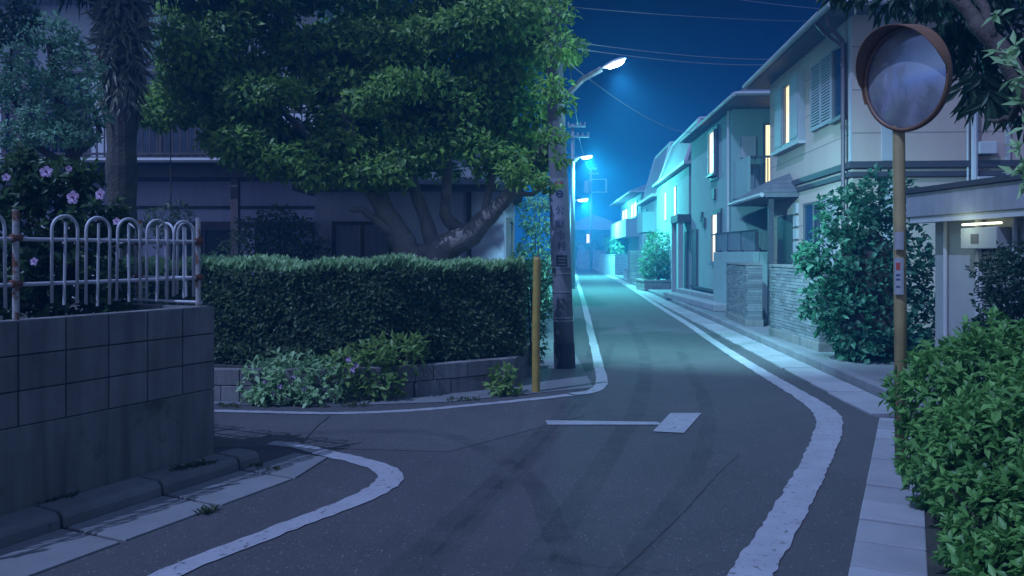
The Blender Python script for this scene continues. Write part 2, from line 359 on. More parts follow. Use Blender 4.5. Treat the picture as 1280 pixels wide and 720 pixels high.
def stripe(pts, wds, z=.006, jag=.01):
    P = [Vector((p.x, p.y, 0)) for p in pts]; Q = []; Ws = []
    for i in range(len(P)-1):
        n = max(2, int((P[i+1]-P[i]).length/.06)) if (P[i]).length < 16 else 6
        for k in range(n):
            t = k/n; p0 = P[max(i-1, 0)]; p3 = P[min(i+2, len(P)-1)]
            a, b2 = P[i], P[i+1]; m1 = (b2-p0)*.5; m2 = (p3-a)*.5
            Q.append(a*(2*t**3-3*t*t+1)+m1*(t**3-2*t*t+t)+b2*(-2*t**3+3*t*t)+m2*(t**3-t*t)); Ws.append(wds[i]*(1-t)+wds[i+1]*t)
    Q.append(P[-1]); Ws.append(wds[-1]); mb = MB(); vsx = []
    for i, q in enumerate(Q):
        d = (Q[min(i+1, len(Q)-1)]-Q[max(i-1, 0)]).normalized(); nn = Vector((-d.y, d.x, 0))
        vsx += [q+nn*(Ws[i]/2+random.uniform(-jag, jag))+Vector((0, 0, z)), q-nn*(Ws[i]/2+random.uniform(-jag, jag))+Vector((0, 0, z))]
    mb.add(vsx, [(2*i, 2*i+1, 2*i+3, 2*i+2) for i in range(len(Q)-1)]); return mb
struct(stripe([G(u, v) for u, v in ((905, 760), (938, 718), (972, 665), (1003, 610), (1022, 572), (1035, 540), (1033, 518), (1005, 497), (968, 475), (930, 452), (890, 426), (858, 404), (822, 382), (790, 361), (765, 346), (746, 336))],
              [.19, .19, .19, .19, .2, .22, .24, .2, .18, .17, .16, .16, .16, .18, .22, .3]), 'road_line', M['paint'])
struct(stripe([G(u, v) for u, v in ((718, 338), (722, 352), (728, 372), (735, 400), (742, 430), (748, 456), (752, 477), (742, 489), (715, 493))], [.25, .18, .15, .14, .13, .13, .14, .14, .13]), 'road_line', M['paint'])
struct(stripe([G(u, v) for u, v in ((713, 494), (670, 499), (600, 506), (520, 513), (430, 517), (350, 516), (268, 514), (180, 512))], [.13, .11, .1, .1, .1, .1, .1, .1]), 'road_line', M['paint'])
struct(stripe([G(u, v) for u, v in ((338, 554), (372, 558), (412, 568), (455, 578), (482, 588), (488, 600), (468, 615), (425, 634), (370, 655), (300, 682), (215, 716), (120, 760))],
              [.13, .14, .15, .15, .17, .18, .17, .15, .145, .14, .14, .14]), 'road_line', M['paint'])
mk = MB(); mk.sheet([G(u, v) for u, v in ((682, 526), (822, 528), (828, 531.5), (684, 531.5))], .006); mk.sheet([G(u, v) for u, v in ((838, 517), (877, 517), (855, 542), (816, 540))], .0068)
struct(mk, 'junction_marking', M['paint'])
sm = stripe([G(u, v) for u, v in ((770, 720), (845, 650), (900, 590), (922, 570), (915, 566), (870, 565))], [.007]*6, .003, .003); struct(sm, 'road_seam', M['mortar'])
sm = stripe([G(u, v) for u, v in ((376, 556), (395, 535), (412, 521))], [.012]*3, .0085, .003); struct(sm, 'road_seam', M['mortar'])
tm, tnt, tb, tout = new_mat('tyre_rubber'); tb.inputs['Base Color'].default_value = (.02, .02, .021, 1); tb.inputs['Roughness'].default_value = .8
tt = tnt.nodes.new('ShaderNodeBsdfTransparent'); tx = tnt.nodes.new('ShaderNodeMixShader'); tf = ramp(tnt, noise(tnt, 3, 6, coords(tnt)), [(.38, (.04, .04, .04)), (.75, (.27, .27, .27))])
tnt.links.new(tf, tx.inputs[0]); tnt.links.new(tt.outputs[0], tx.inputs[1]); tnt.links.new(tb.outputs[0], tx.inputs[2]); tnt.links.new(tx.outputs[0], tout.inputs[0])
for i, (pp, w_) in enumerate([(((470, 740), (560, 660), (650, 570), (715, 500), (740, 440), (745, 400)), .16), (((640, 740), (700, 660), (760, 570), (800, 500), (805, 440), (785, 400)), .17), (((520, 740), (600, 640), (690, 545), (745, 480), (765, 430)), .12), (((760, 740), (835, 640), (880, 560), (880, 500), (850, 440)), .14), (((330, 545), (450, 540), (560, 545), (660, 600), (720, 740)), .15)]):
    struct(stripe([G(u, v) for u, v in pp], [w_]*len(pp), .0035+.0004*i, .012), 'tyre_mark', tm)
# hedge-side verge
vg = MB(); vg.sheet([G(270, 506), G(415, 508), G(560, 503), G(668, 492), G(742, 485), (.95, 12), (1.2, 18), (2.0, 34), (1.0, 34), (.2, 12), (-.1, 9.3), (-2, 8.6), (-12, 8.8), (-12, 8.1)], .006); struct(vg, 'pavement', M['pave'])
# right: gutter, kerb, forecourt
gs = MB(); a0 = Vector((1.57-1.76*1.2, 3.73-3.52*1.2, 0)); dv = Vector((1.76, 3.52, 0)).normalized(); nv = Vector((dv.y, -dv.x, 0)); tot = 3.94*2.2; q = 0
while q < tot-.1:
    e = min(q+.37, tot); gs.prism([a0+dv*q+nv*.0, a0+dv*(e-.02), a0+dv*(e-.02)+nv*.33, a0+dv*q+nv*.33], -.02, .03+random.uniform(-.004, .004)); q = e
struct(gs, 'gutter', M['slab'], bevel=.008)
gs = MB(); y = 7.45
while y < 90:
    ln = .6 if y < 30 else 3; y1 = y+ln
    gs.prism([(KX(y)-.42-.03*random.random(), y), (KX(y)-.02, y), (KX(y1)-.02, y1-.012), (KX(y1)-.42-.03*random.random(), y1-.012)], -.02, .02+random.uniform(-.003, .003)); y = y1
struct(gs, 'gutter', M['slab'], bevel=.006)
kb = MB(); y = 7.3
while y < 90:
    ln = .6 if y < 30 else 3; y1 = y+ln; kb.prism([(KX(y), y), (KX(y)+.13, y), (KX(y1)+.13, y1-.01), (KX(y1), y1-.01)], -.02, .115); y = y1
struct(kb, 'kerb', M['kerbr'], bevel=.012)
fc = MB(); fc.prism([(KX(7.3)+.135, 7.3), (12, 7.3), (20, 95), (KX(95)+.135, 95)], -.1, .1)
struct(fc, 'pavement', M['pave'])
so = MB(); so.sheet([(a0.x+.8, a0.y), (1.57+.36, 3.73), (3.7, 7.25), (7, 7.25), (7, a0.y)], .02); struct(so, 'soil', M['soil'])
# left kerb and gutter along the block wall
C0 = Vector((-2.09, 5.62, 0)); wa = Vector((-.65, -1.33, 0)).normalized(); wn = Vector((-wa.y, wa.x, 0)); wn = wn if wn.x > 0 else -wn
WF = Frame(C0, wa, wn)
kb = MB()
for i, (s0, s1) in enumerate(((-.2, -.02), (0, .62), (.64, 1.28), (1.30, 1.94), (1.96, 2.6), (2.62, 3.3))):
    pr = [(0.005, 0), (.235, 0), (.23, .06), (.212, .088), (.185, .098), (.005, .104)]; n = len(pr)
    kb.add([WF.pt(s0, o_, z) for o_, z in pr]+[WF.pt(s1, o_, z) for o_, z in pr], [tuple(range(n)), tuple(range(n, 2*n))[::-1]]+[(i2, n+i2, n+(i2+1) % n, (i2+1) % n) for i2 in range(n)])
struct(kb, 'kerb', M['kerb'], bevel=.01)
gt = MB()
for s0, s1 in ((-.55, -.02), (0, .62), (.64, 1.28), (1.30, 1.94), (1.96, 2.6), (2.62, 3.3)):
    w0 = .7 if s0 > -.1 else .55; gt.prism([WF.pt(s0, .24, 0), WF.pt(s1-.012, .24, 0), WF.pt(s1-.012, .7, 0), WF.pt(s0, w0, 0)], -.02, .012)
struct(gt, 'gutter', M['kerbr'], bevel=.006)
# bank and garden soil behind the block wall and the retaining wall
so = MB(); so.prism([WF.pt(.1, -.14, 0), WF.pt(4, -.14, 0), WF.pt(4, -4, 0), WF.pt(.1, -4, 0)], -.02, 1.04); struct(so, 'soil', M['soil'])
so = MB(); so.prism([(-14, 8.95), (-1.7, 8.5), (.08, 9.42), (.3, 12.5), (-14, 12.9)], -.02, .3); struct(so, 'soil', M['soil'])

# ------------------------------------------------------------------ block wall (left)
bw = thing('block_wall', C0, 'stained concrete block wall with plain lower half, under the white iron railing', 'wall')
b = MB(); b.fbox(WF, 0, 4.2, -.13, 0, -.05, .555); b.build('wall_base', M['render_base'], bw, bevel=.006)
b = MB(); c = MB(); c.fbox(WF, .012, 4.19, -.122, -.008, .56, 1.13)
RF = Frame(C0+wn*0, -wn, -wa)                               # return along the side street
for k in range(3):
    s = 0; first = True
    while s < 4.1:
        e = s+(.278 if not (first and k == 1) else .278); b.fbox(WF, s, e-.009, -.13, 0, .56+k*.195, .56+(k+1)*.195-.008); s = e; first = False
b.build('block_courses', M['block'], bw, bevel=.004); c.build('mortar', M['mortar'], bw)
b = MB(); b.fbox(RF, .135, 3.2, -.13, 0, -.05, .555); b.build('wall_base', M['render_base'], bw)
b = MB()
for k in range(3):
    s = .14
    while s < 3.1: b.fbox(RF, s, s+.27, -.13, 0, .56+k*.195, .56+(k+1)*.195-.008); s += .278
b.build('block_courses', M['block'], bw, bevel=.004)
# railing
fn = thing('iron_railing', C0+Vector((0, 0, 1.145)), 'white hooped iron railing with rusty posts on the block wall', 'railing')
def railing(fr, posts, span, pitch, off, lean=.0, nmax=99):
    for i, (s, rust, zt) in enumerate(posts):
        p = MB(); p.tube([fr.pt(s, off, 1.13), fr.pt(s, off, zt)], .018, 8); p.build('post', M['rust_iron'], fn)
        for zz in (1.59, 1.338):
            p = MB(); p.tube([fr.pt(s-.028, off, zz), fr.pt(s+.028, off, zz)], .024, 8); p.build('bracket', M['rust'], fn)
    for zz in (1.588, 1.336):
        r = MB(); r.tube([fr.pt(span[0], off, zz), fr.pt((span[0]+span[1])/2, off, zz-.004), fr.pt(span[1], off, zz)], .0115, 8); r.build('rail', M['white_iron'], fn)
    s = span[0]+.055; 
    while s+.165 < span[1]-.02:
        if all(not (s-.01 < ps < s+.175) for ps, _, _ in posts):
            j = random.uniform(-.006, .006); bt = 1.2+random.uniform(-.015, .02)
            hp = MB(); cx = s+.082; rr = .08; pts = [fr.pt(s+j, off+.013, bt)]+[fr.pt(cx-rr*math.cos(t), off+.013, 1.645+rr*math.sin(t)) for t in [math.pi*k/10 for k in range(11)]]+[fr.pt(s+.164-j+lean, off+.013, bt+.01)]
            hp.tube(pts, .0095, 8); hp.build('hoop', M['white_iron'], fn, smooth=True)
            br = MB(); br.tube([fr.pt(cx+j, off+.013, bt-.005), fr.pt(cx-j*.8, off+.013, 1.69)], .0085, 8); br.build('bar', M['white_iron'], fn)
        s += pitch
railing(WF, [(.085, 1, 1.755), (1.36, 1, 1.75), (2.66, 1, 1.75)], (.085, 2.66), .2145, -.065, .004)
railing(Frame(C0+wn*-.06-wa*-.06, -wn, -wa), [(.62, 1, 1.75), (1.25, 1, 1.75)], (.03, 1.9), .2, 0)
b = MB(); b.tube([RF.pt(.06, -.06, 1.165), RF.pt(1.9, -.06, 1.165)], .012, 6); b.build('rail', M['white_iron'], fn)

# ------------------------------------------------------------------ hedge, retaining wall, small plants, yellow post
rw = thing('retaining_wall', (-1.7, 8.6, 0), 'low dark block retaining wall below the clipped hedge', 'wall')
def seg_blocks(mb, p, q, th, z0, hs, ln, gap=.008):
    p = Vector((p[0], p[1], 0)); q = Vector((q[0], q[1], 0)); L = (q-p).length; d = (q-p)/L; n = Vector((d.y, -d.x, 0)); z = z0; k = 0
    fr = Frame(p, d, n)
    for hh in hs:
        s = -(ln/2 if k % 2 else 0)
        while s < L-.02:
            a, e = max(0, s), min(L, s+ln)
            if e-a > .03: mb.fbox(fr, a, e-gap, -th, random.uniform(-.002, .003), z, z+hh-gap)
            s += ln
        z += hh; k += 1
rp = [G(180, 500), G(300, 503), G(415, 503), G(520, 497), G(645, 484)]
b = MB()
for i in range(4): seg_blocks(b, rp[i], rp[i+1], .12, 0, (.17, .17), .42)
seg_blocks(b, rp[4], (.33, 10.6), .12, 0, (.17, .17), .42)
b.build('block_courses', M['block'], rw, bevel=.006)
b = MB()
for i in range(4):
    d = (rp[i+1]-rp[i]).normalized(); fr = Frame(rp[i], d, Vector((d.y, -d.x, 0))); b.fbox(fr, .0, (rp[i+1]-rp[i]).length, -.11, -.012, 0, .325)
b.build('mortar', M['mortar'], rw)
hd = thing('hedge', (-2.2, 9.2, .3), 'long clipped green hedge above the low block wall', 'hedge')
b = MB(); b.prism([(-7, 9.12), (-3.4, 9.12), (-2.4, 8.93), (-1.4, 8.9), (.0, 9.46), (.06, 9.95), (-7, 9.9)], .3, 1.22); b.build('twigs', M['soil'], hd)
def hedge_front(x): return 8.95 if x < -3.4 else (8.95+(x+3.4)*(-.2)/1.0 if x < -2.4 else (8.72 if x < -1.4 else 8.72+(x+1.4)*.40))
b = MB(); n = 30000
xs = -7+7.12*RNG.random(n); zs = np.where(xs < -2.2, .16, .33)+np.where(xs < -2.2, 1.15, 1.0)*RNG.random(n)
fy = np.array([hedge_front(x) for x in xs])-.06+.045*np.sin(xs*7+zs*5)*np.sin(zs*9+xs*3)+.1*RNG.random(n)**2-np.where((xs < -2.2) & (zs < .5), .1, 0)
P = np.stack([xs, fy, zs], 1); D = unit(n)*.8+np.array([0, -.5, .3]); N = unit(n)*.5+np.array([0, -.7, .5]); Ls = .045+.04*RNG.random(n); b.leaves(P, D, N, Ls, Ls*.5)
n = 5000; zs = .33+1.05*RNG.random(n); ys = 9.3+.7*RNG.random(n); P = np.stack([.03+.1*RNG.random(n), ys, zs], 1); D = unit(n)*.8+np.array([.5, -.1, .3]); N = unit(n)*.5+np.array([.7, 0, .5]); b.leaves(P, D, N, .065, .032)
b.build('foliage', M['lf_hedge'], hd)
b = MB(); n = 15000; xs = -7+7.1*RNG.random(n); fy = np.array([hedge_front(x) for x in xs])-.05; ys = fy+(1.0*RNG.random(n)**1.6)*np.where(xs > -.6, .6, 1)
P = np.stack([xs, ys, 1.28+.05*np.sin(xs*6)*np.sin(xs*2.3+1)+.09*RNG.random(n)], 1)
D = unit(n)*.55+np.array([0, -.15, .9]); N = unit(n)*.6+np.array([-.3, -.5, .6]); Ls = .065+.075*RNG.random(n); b.leaves(P, D, N, Ls, Ls*.4)
b.build('top_shoots', M['lf_pale_moonlit'], hd)  # moonlight on the hedge top put into these paler leaves

def shrub(name, label, cat, clumps, L, m, aspect=.5, stems=None, density=420, grp=None, sprig=0, up=.5, core=True):
    c0 = np.mean([c[0] for c in clumps], axis=0); zb = min(c[0][2]-np.max(c[1]) for c in clumps)
    t = thing(name, (c0[0], c0[1], max(0, zb)), label, cat, grp)
    b = MB()
    for c, r in clumps:
        rr = np.array(r)*np.ones(3); n = int(density*np.mean(rr)**2*4/(L/.06)**1.3)+30
        if sprig:
            d = unit(n//sprig+5); P = np.array(c)+d*rr*(.6+.42*RNG.random(len(d)))[:, None]; k = P[:, 2] > .03; sprigs(b, P[k], d[k]+UP*.5, sprig, L, aspect)
        else: blob(b, c, rr, n, L, aspect, .5, up, floor=.03)
    b.build('foliage', m, t)
    s = MB()
    for p in (stems or [((c0[0]+random.uniform(-.08, .08), c0[1]+random.uniform(-.08, .08), max(0, zb)), tuple(np.array(c)+np.array([0, 0, .2*np.max(r)]))) for c, r in clumps]):
        p = [Vector(x) for x in p]; s.tube([p[0], (p[0]+p[-1])/2+Vector((random.uniform(-.04, .04), 0, .03)), p[-1]], [.016, .011, .006], 6)
    s.build('stem', M['darkbark'], t)
    return t
def cl(u, v, d, r): return (tuple(W(u, v, d)), r)
sh = shrub('flowering_shrub', 'pale green spilling shrub with mauve florets at the left foot of the hedge', 'shrub',
      [cl(330, 478, 8.15, .23), cl(365, 474, 8.1, .27), cl(400, 484, 8.1, .25), cl(345, 493, 8.0, .17), cl(325, 496, 8.0, .12), cl(385, 500, 7.95, .12)], .085, M['lf_pale_moonlit'], .5, density=1900)
sh2 = shrub('flowering_shrub', 'taller lime green shrub with mauve florets in front of the low wall', 'shrub',
      [cl(430, 468, 8.3, .23), cl(465, 462, 8.35, .27), cl(502, 447, 8.45, .21), cl(480, 480, 8.3, .2), cl(440, 488, 8.25, .15), cl(470, 438, 8.5, .12), cl(518, 434, 8.5, .1)], .1, M['lf_lime'], .48, density=1700)
def florets(root, pts, d, r):
    for u, v in pts:
        f = MB(); c = W(u, v, d)
        for k in range(6):
            a = k*1.05+random.random(); f.leaves(np.array([c]), np.array([[math.cos(a), -.5, math.sin(a)]]), np.array([[0, -1, .3]]), r, r*.8)
        f.build('flower', M['petal'], root)
florets(sh, [(332, 477), (350, 483), (368, 470), (341, 492), (380, 486), (358, 498)], 7.88, .03)
florets(sh2, [(412, 465), (420, 460), (432, 473), (441, 462), (436, 449), (446, 456), (424, 478)], 8.1, .035)
shrub('weed_plant', 'small lime green weed growing beside the yellow post', 'plant', [cl(628, 470, 8.6, .1), cl(622, 482, 8.55, .1), cl(638, 484, 8.55, .09), cl(630, 490, 8.5, .09)], .1, M['lf_lime'], .5, density=700)
yp = thing('marker_post', G(670, 490), 'weathered yellow post standing at the hedge corner', 'post')
p0 = G(670, 490); b = MB(); b.tube([p0, p0+Vector((.0, 0, .7)), p0+Vector((.012, 0, 1.44)), p0+Vector((.012, 0, 1.475))], [.044, .043, .042, .03], 14); b.build('pipe', M['yellow'], yp, smooth=False)
wb = MB()
for (u0, v0, u1, v1, n) in ((50, 651, 95, 640, 60), (215, 607, 268, 596, 80), (250, 643, 270, 638, 40), (300, 583, 350, 590, 50), (275, 508, 300, 508, 60), (430, 508, 460, 507, 50), (560, 501, 600, 499, 60)):
    for k in range(n):
        t = random.random(); p = G(u0+(u1-u0)*t, v0+(v1-v0)*t+random.uniform(-2, 2)); p.z = .0 if u0 > 240 else .09
        a = random.random()*6.28; wb.leaves(np.array([p]), np.array([[math.cos(a)*.7, math.sin(a)*.7, .8]]), np.array([[0, 0, 1.]]), random.uniform(.03, .07), .014)
wo_ = wb.build('weeds', M['weed']); wo_['kind'] = 'stuff'; wo_['label'] = 'small weeds along the kerb joints'

# ------------------------------------------------------------------ utility pole with advert, street lamps
def lamp_head(root, p_arm0, p_arm1, hd_dir, size, energy, col=(.12, .86, .88), rad=.09, col2=None, aim=(.35, -.1, -.93), cone=165, glow=None):
    a = MB(); mid = (p_arm0+p_arm1)/2+Vector((0, 0, .06)); a.tube([p_arm0, mid, p_arm1], size*.11, 8); a.build('lamp_arm', M['lmetal'], root)
    hd_dir = hd_dir.normalized(); side = hd_dir.cross(Vector((0, 0, 1))).normalized(); upv = side.cross(hd_dir)
    h = MB(); L = size; prof = [(0, .06), (.15, .13), (.45, .2), (.75, .2), (.95, .12), (1.0, .04)]; n = 12; vsx = []
    for x, r in prof:
        for k in range(n+1):
            t = math.pi*k/n; vsx.append(p_arm1+hd_dir*x*L+side*math.cos(t)*r*L+upv*math.sin(t)*r*L*.7)
    m_ = n+1; fs = [(i*m_+k, i*m_+k+1, (i+1)*m_+k+1, (i+1)*m_+k) for i in range(len(prof)-1) for k in range(n)]+[tuple(range(m_)), tuple(range((len(prof)-1)*m_, len(prof)*m_))[::-1]]
    h.add(vsx, fs); hs = h.build('lamp_housing', M['lmetal'], root, smooth=True)
    d = MB(); vsx = []
    for x, r in [(.2, .06), (.3, .15), (.5, .185), (.75, .18), (.9, .08)]:
        for k in range(9):
            t = -math.pi*k/8; vsx.append(p_arm1+hd_dir*x*L+side*math.cos(t)*r*L+upv*(math.sin(t)*r*L*.75-.004))
    d.add(vsx, [(i*9+k, i*9+k+1, (i+1)*9+k+1, (i+1)*9+k) for i in range(4) for k in range(8)]); d.build('lamp_glass', M['lamp'], root, smooth=True)
    l = bpy.data.lights.new('street_light', 'SPOT'); l.energy = energy; l.color = col; l.spot_size = math.radians(cone); l.spot_blend = 1; l.shadow_soft_size = rad
    o = bpy.data.objects.new('street_light', l); COL.objects.link(o); o.parent = root; o.location = p_arm1+hd_dir*.6*L-Vector((0, 0, .2*L+.04))-world_off(root); o.rotation_euler = Vector(aim).to_track_quat('-Z', 'Y').to_euler()
    l = bpy.data.lights.new('lamp_bulb', 'POINT'); l.energy = glow or energy*.22; l.color = col; l.shadow_soft_size = rad
    o2 = bpy.data.objects.new('lamp_bulb', l); COL.objects.link(o2); o2.parent = root; o2.location = p_arm1+hd_dir*.9*L-Vector((0, 0, .2*L+.05))-world_off(root)
PB = G(706, 460); PB.z = 0
def pole_at(z): return PB+Vector((-.034*z, 0, z))
up1 = thing('utility_pole', PB, 'near grey concrete utility pole wrapped in an advert, beside the hedge', 'utility pole')
b = MB(); b.tube([pole_at(z) for z in (0, 1, 2, 3, 4, 5.5, 8.6)], [.134, .13, .124, .118, .112, .105, .095], 20); b.build('pole', M['polecon'], up1, smooth=True)
b = MB(); b.tube([pole_at(z) for z in (0.005, .34)], [.142, .14], 20); b.build('base_sheath', M['polebase'], up1)
for z in (.62, .66, 1.0, 1.24, 2.95, 3.1):
    b = MB(); b.tube([pole_at(z), pole_at(z+.018)], .1365-.0065*z+.006, 20); b.build('steel_band', M['steel'], up1)
bandr = lambda z: .136-.0058*z
b = MB(); b.tube([pole_at(1.32), pole_at(2.5)], [bandr(1.32)+.006, bandr(2.5)+.006], 24); band = b.build('advert_band', M['band'], up1, smooth=False)
def glyph(ch, zc, size, m, sx=1.0):
    cu = bpy.data.curves.new('txt', 'FONT'); cu.body = ch; cu.size = 1; cu.align_x = 'CENTER'; cu.align_y = 'CENTER'; cu.resolution_u = 3
    o = bpy.data.objects.new('txt', cu); COL.objects.link(o); bpy.context.view_layer.update()
    me = bpy.data.meshes.new_from_object(o.evaluated_get(bpy.context.evaluated_depsgraph_get()))
    vv = [v.co.copy() for v in me.vertices]; ff = [tuple(p.vertices) for p in me.polygons]
    bpy.data.objects.remove(o); bpy.data.curves.remove(cu); bpy.data.meshes.remove(me)
    if not vv: return
    x0, x1 = min(v.x for v in vv), max(v.x for v in vv); y0, y1 = min(v.y for v in vv), max(v.y for v in vv)
    k = size/max(x1-x0, y1-y0, .01); b = MB(); out = []
    for v in vv:
        X = (v.x-(x0+x1)/2)*k*sx; Z = (v.y-(y0+y1)/2)*k+zc; r = bandr(Z)+.0085; a = X/r; out.append(pole_at(Z)+Vector((math.sin(a)*r, -math.cos(a)*r, 0)))
    b.add(out, ff); b.build('lettering', m, band)
def patch(x0, x1, z0, z1, m, name='print', dr=.0085, nseg=8):
    b = MB(); vsx = []
    for k in range(nseg+1):
        for z in (z0, z1):
            r = bandr(z)+dr; a = (x0+(x1-x0)*k/nseg)/r; vsx.append(pole_at(z)+Vector((math.sin(a)*r, -math.cos(a)*r, 0)))
    b.add(vsx, [(2*k, 2*k+2, 2*k+3, 2*k+1) for k in range(nseg)]); return b.build(name, m, band)
patch(-.055, .055, 2.385, 2.45, M['red']); patch(-.02, .02, 2.4, 2.435, M['plate'], dr=.0095)
b = MB(); vsx = []
for k in range(24):
    for r_ in (.05, .03):
        t = 2*math.pi*k/24; z = 2.29+r_*math.sin(t); r = bandr(z)+.0085; a = r_*math.cos(t)/r; vsx.append(pole_at(z)+Vector((math.sin(a)*r, -math.cos(a)*r, 0)))
b.add(vsx, [(2*k, (2*k+2) % 48, (2*k+3) % 48, 2*k+1) for k in range(24)]); b.build('emblem', M['ink'], band)
patch(-.05, .05, 2.28, 2.3, M['ink'])
for ch, z in (('公', 2.08), ('庭', 1.91), ('市', 1.75), ('村', 1.61)): glyph(ch, z, .115, M['ink'])
patch(-.075, .075, 1.34, 1.49, M['blackish'])
for z in (1.45, 1.41, 1.37): patch(-.05, .05, z-.008, z+.008, M['band'], dr=.0095)
arm0 = pole_at(3.55)+Vector((.1, 0, 0)); arm1 = W(752, 86, 10.45)
lamp_head(up1, arm0, arm1, W(781, 74, 10.4)-arm1, .34, 2500, col=(.3, .77, .96), aim=(.4, .68, -.62), cone=112, glow=45)
def far_pole(label, base, ztop, lamp=None, r=.09, energy=0, arms=True, xf=False, name='utility_pole', cat='utility pole'):
    t = thing(name, base, label, cat)
    b = MB(); b.tube([base, base+Vector((0, 0, ztop))], [r*1.15, r*.8], 12); b.build('pole', M['polefar'], t, smooth=True)
    if arms:
        for z, w_ in ((ztop-.15, .55), (ztop-.6, .7)):
            b = MB(); b.box(base.x-w_*.4, base.x+w_, base.y-.15, base.y-.07, z, z+.08); ca = b.build('crossarm', M['steel'], t)
            for k in (-.35, .3, .6, .95):
                i_ = MB(); x = base.x+k*w_; i_.tube([(x, base.y-.11, z+.08), (x, base.y-.11, z+.13), (x, base.y-.11, z+.16), (x, base.y-.11, z+.22)], [.03, .055, .035, .05], 8); i_.build('insulator', M['plate'], ca)
    if xf:
        b = MB(); x = base.x-.35; b.tube([(x, base.y-.3, ztop-2.4), (x, base.y-.3, ztop-2.3), (x, base.y-.3, ztop-1.3), (x, base.y-.3, ztop-1.2)], [.26, .3, .3, .2], 12); b.build('transformer', M['polefar'], t)
        b = MB()
        for z in (ztop-2.3, ztop-1.1): b.box(base.x+.05, base.x+1.5, base.y-.05, base.y+.05, z, z+.09)
        b.box(base.x+1.35, base.x+1.5, base.y-.06, base.y+.06, ztop-2.3, ztop-1.0); b.build('switch_frame', M['steel'], t)
    if lamp:
        z, e, ln = lamp; p = base+Vector((r, -.05, z-.12)); q_ = base+Vector((e, -.1, z)); lamp_head(t, p, q_, Vector((1, 0, .12)), ln, energy)
    return t
far_pole('second utility pole down the street with crossarms and a lit lamp', Vector((2.66, 35, 0)), 7.2, (5.72, .25, .62), .09, 4600)
far_pole('slim third lamp post down the street, half hidden behind the second', Vector((4.02, 55, 0)), 5.6, (5.2, .35, .9), .07, 6500, arms=False, name='lamp_post', cat='lamp post')
far_pole('farthest utility pole with a transformer at the street end', Vector((7.4, 75, 0)), 9.6, None, .13, 0, xf=True)
# overhead cables
def cable(label, p, q, sag, r=.008):
    p, q = Vector(p), Vector(q); b = MB(); b.tube([p.lerp(q, t/16)-Vector((0, 0, sag*4*(t/16)*(1-t/16))) for t in range(17)], r, 5)
    tag(b.build('cable', M['wire'], off=p), label, 'cable', 'overhead cables')
T = pole_at
cable('highest thin cable crossing the sky to the beige house roof', T(4.78)+Vector((.1, 0, 0)), W(1060, 27, 14.0), .05, .005)
cable('upper strand of the paired cables reaching the beige house eave', T(4.33)+Vector((.1, 0, 0)), W(985, 74, 17), .08, .006)
cable('lower strand of the paired cables reaching the beige house eave', T(4.25)+Vector((.1, 0, 0)), W(980, 80, 17.4), .1, .006)
cable('sagging cable running from the near pole to the teal house', T(4.1)+Vector((.1, 0, 0)), W(868, 166, 25), .25, .008)
cable('dark cable from the near pole to the second pole', T(5.3)+Vector((.1, 0, 0)), (2.9, 34.9, 7.1), .3, .01)
cable('faint cable from the second pole to the farthest pole', (2.9, 34.9, 6.7), (7.6, 74.9, 9.3), .6, .012)
cable('topmost short cable in the corner above the beige house', W(850, -12, 12), W(1075, 14, 16), .05, .005)

# ------------------------------------------------------------------ convex mirror on its post
mb_ = G(1127, 590); mr = thing('traffic_mirror', mb_, 'round convex traffic mirror in an orange-brown hood on an ochre post', 'traffic mirror')
mtop = W(1123, 118, 5.56); b = MB(); b.tube([mb_, (mb_+mtop)/2, mtop, mtop+Vector((0, 0, .12))], [.042, .041, .04, .038], 16); b.build('post', M['mirrorpole'], mr, smooth=True)
mc = W(1132, 99, 5.42); nrm = Vector((-.94, -.36, -.10)).normalized(); e1 = nrm.cross(Vector((0, 0, 1))).normalized(); e2 = e1.cross(nrm); Rm = .33
def disc(prof, n=48, arc=None):
    mbx = MB(); vsx = []
    ts = [2*math.pi*k/n for k in range(n)] if arc is None else [arc[0]+(arc[1]-arc[0])*k/n for k in range(n+1)]
    for r, x in prof:
        for t in ts: vsx.append(mc+nrm*(x(t) if callable(x) else x)+(e1*math.cos(t)+e2*math.sin(t))*r)
    m_ = len(ts); kk = n
    fs = [(i*m_+k, i*m_+(k+1) % m_, (i+1)*m_+(k+1) % m_, (i+1)*m_+k) for i in range(len(prof)-1) for k in range(kk)]
    mbx.add(vsx, fs); return mbx
Rs = 1.35
disc([(.002, Rs-math.sqrt(Rs*Rs-.000004))] if False else [(r, math.sqrt(Rs*Rs-r*r)-math.sqrt(Rs*Rs-Rm*Rm)) for r in (.001, .06, .12, .18, .24, .29, .315, Rm)]).build('mirror_face', M['mirror'], mr, smooth=True)
disc([(Rm-.004, .012), (Rm+.004, .022), (Rm+.02, .02), (Rm+.026, .0), (Rm+.02, -.02), (Rm-.02, -.03)]).build('rim', M['mirrorrim'], mr, smooth=True)
disc([(Rm+.01, -.02), (.3, -.07), (.2, -.11), (.001, -.12)]).build('back', M['mirrorback'], mr, smooth=True)
hx = lambda t: .03+.135*max(0, math.sin(t))**.7
hl = disc([(Rm+.022, .0), (Rm+.024, hx), (Rm+.030, hx), (Rm+.030, .0)], 36, (-.1*math.pi, 1.1*math.pi)); hl.build('hood', M['mirrorrim'], mr, smooth=False)
b = MB(); b.tube([mtop-Vector((.0, 0, .1)), mc-nrm*.11-Vector((0, 0, .1))], .022, 8); b.tube([mtop+Vector((.0, 0, .06)), mc-nrm*.11+Vector((0, 0, .06))], .022, 8); b.build('bracket', M['steel'], mr)
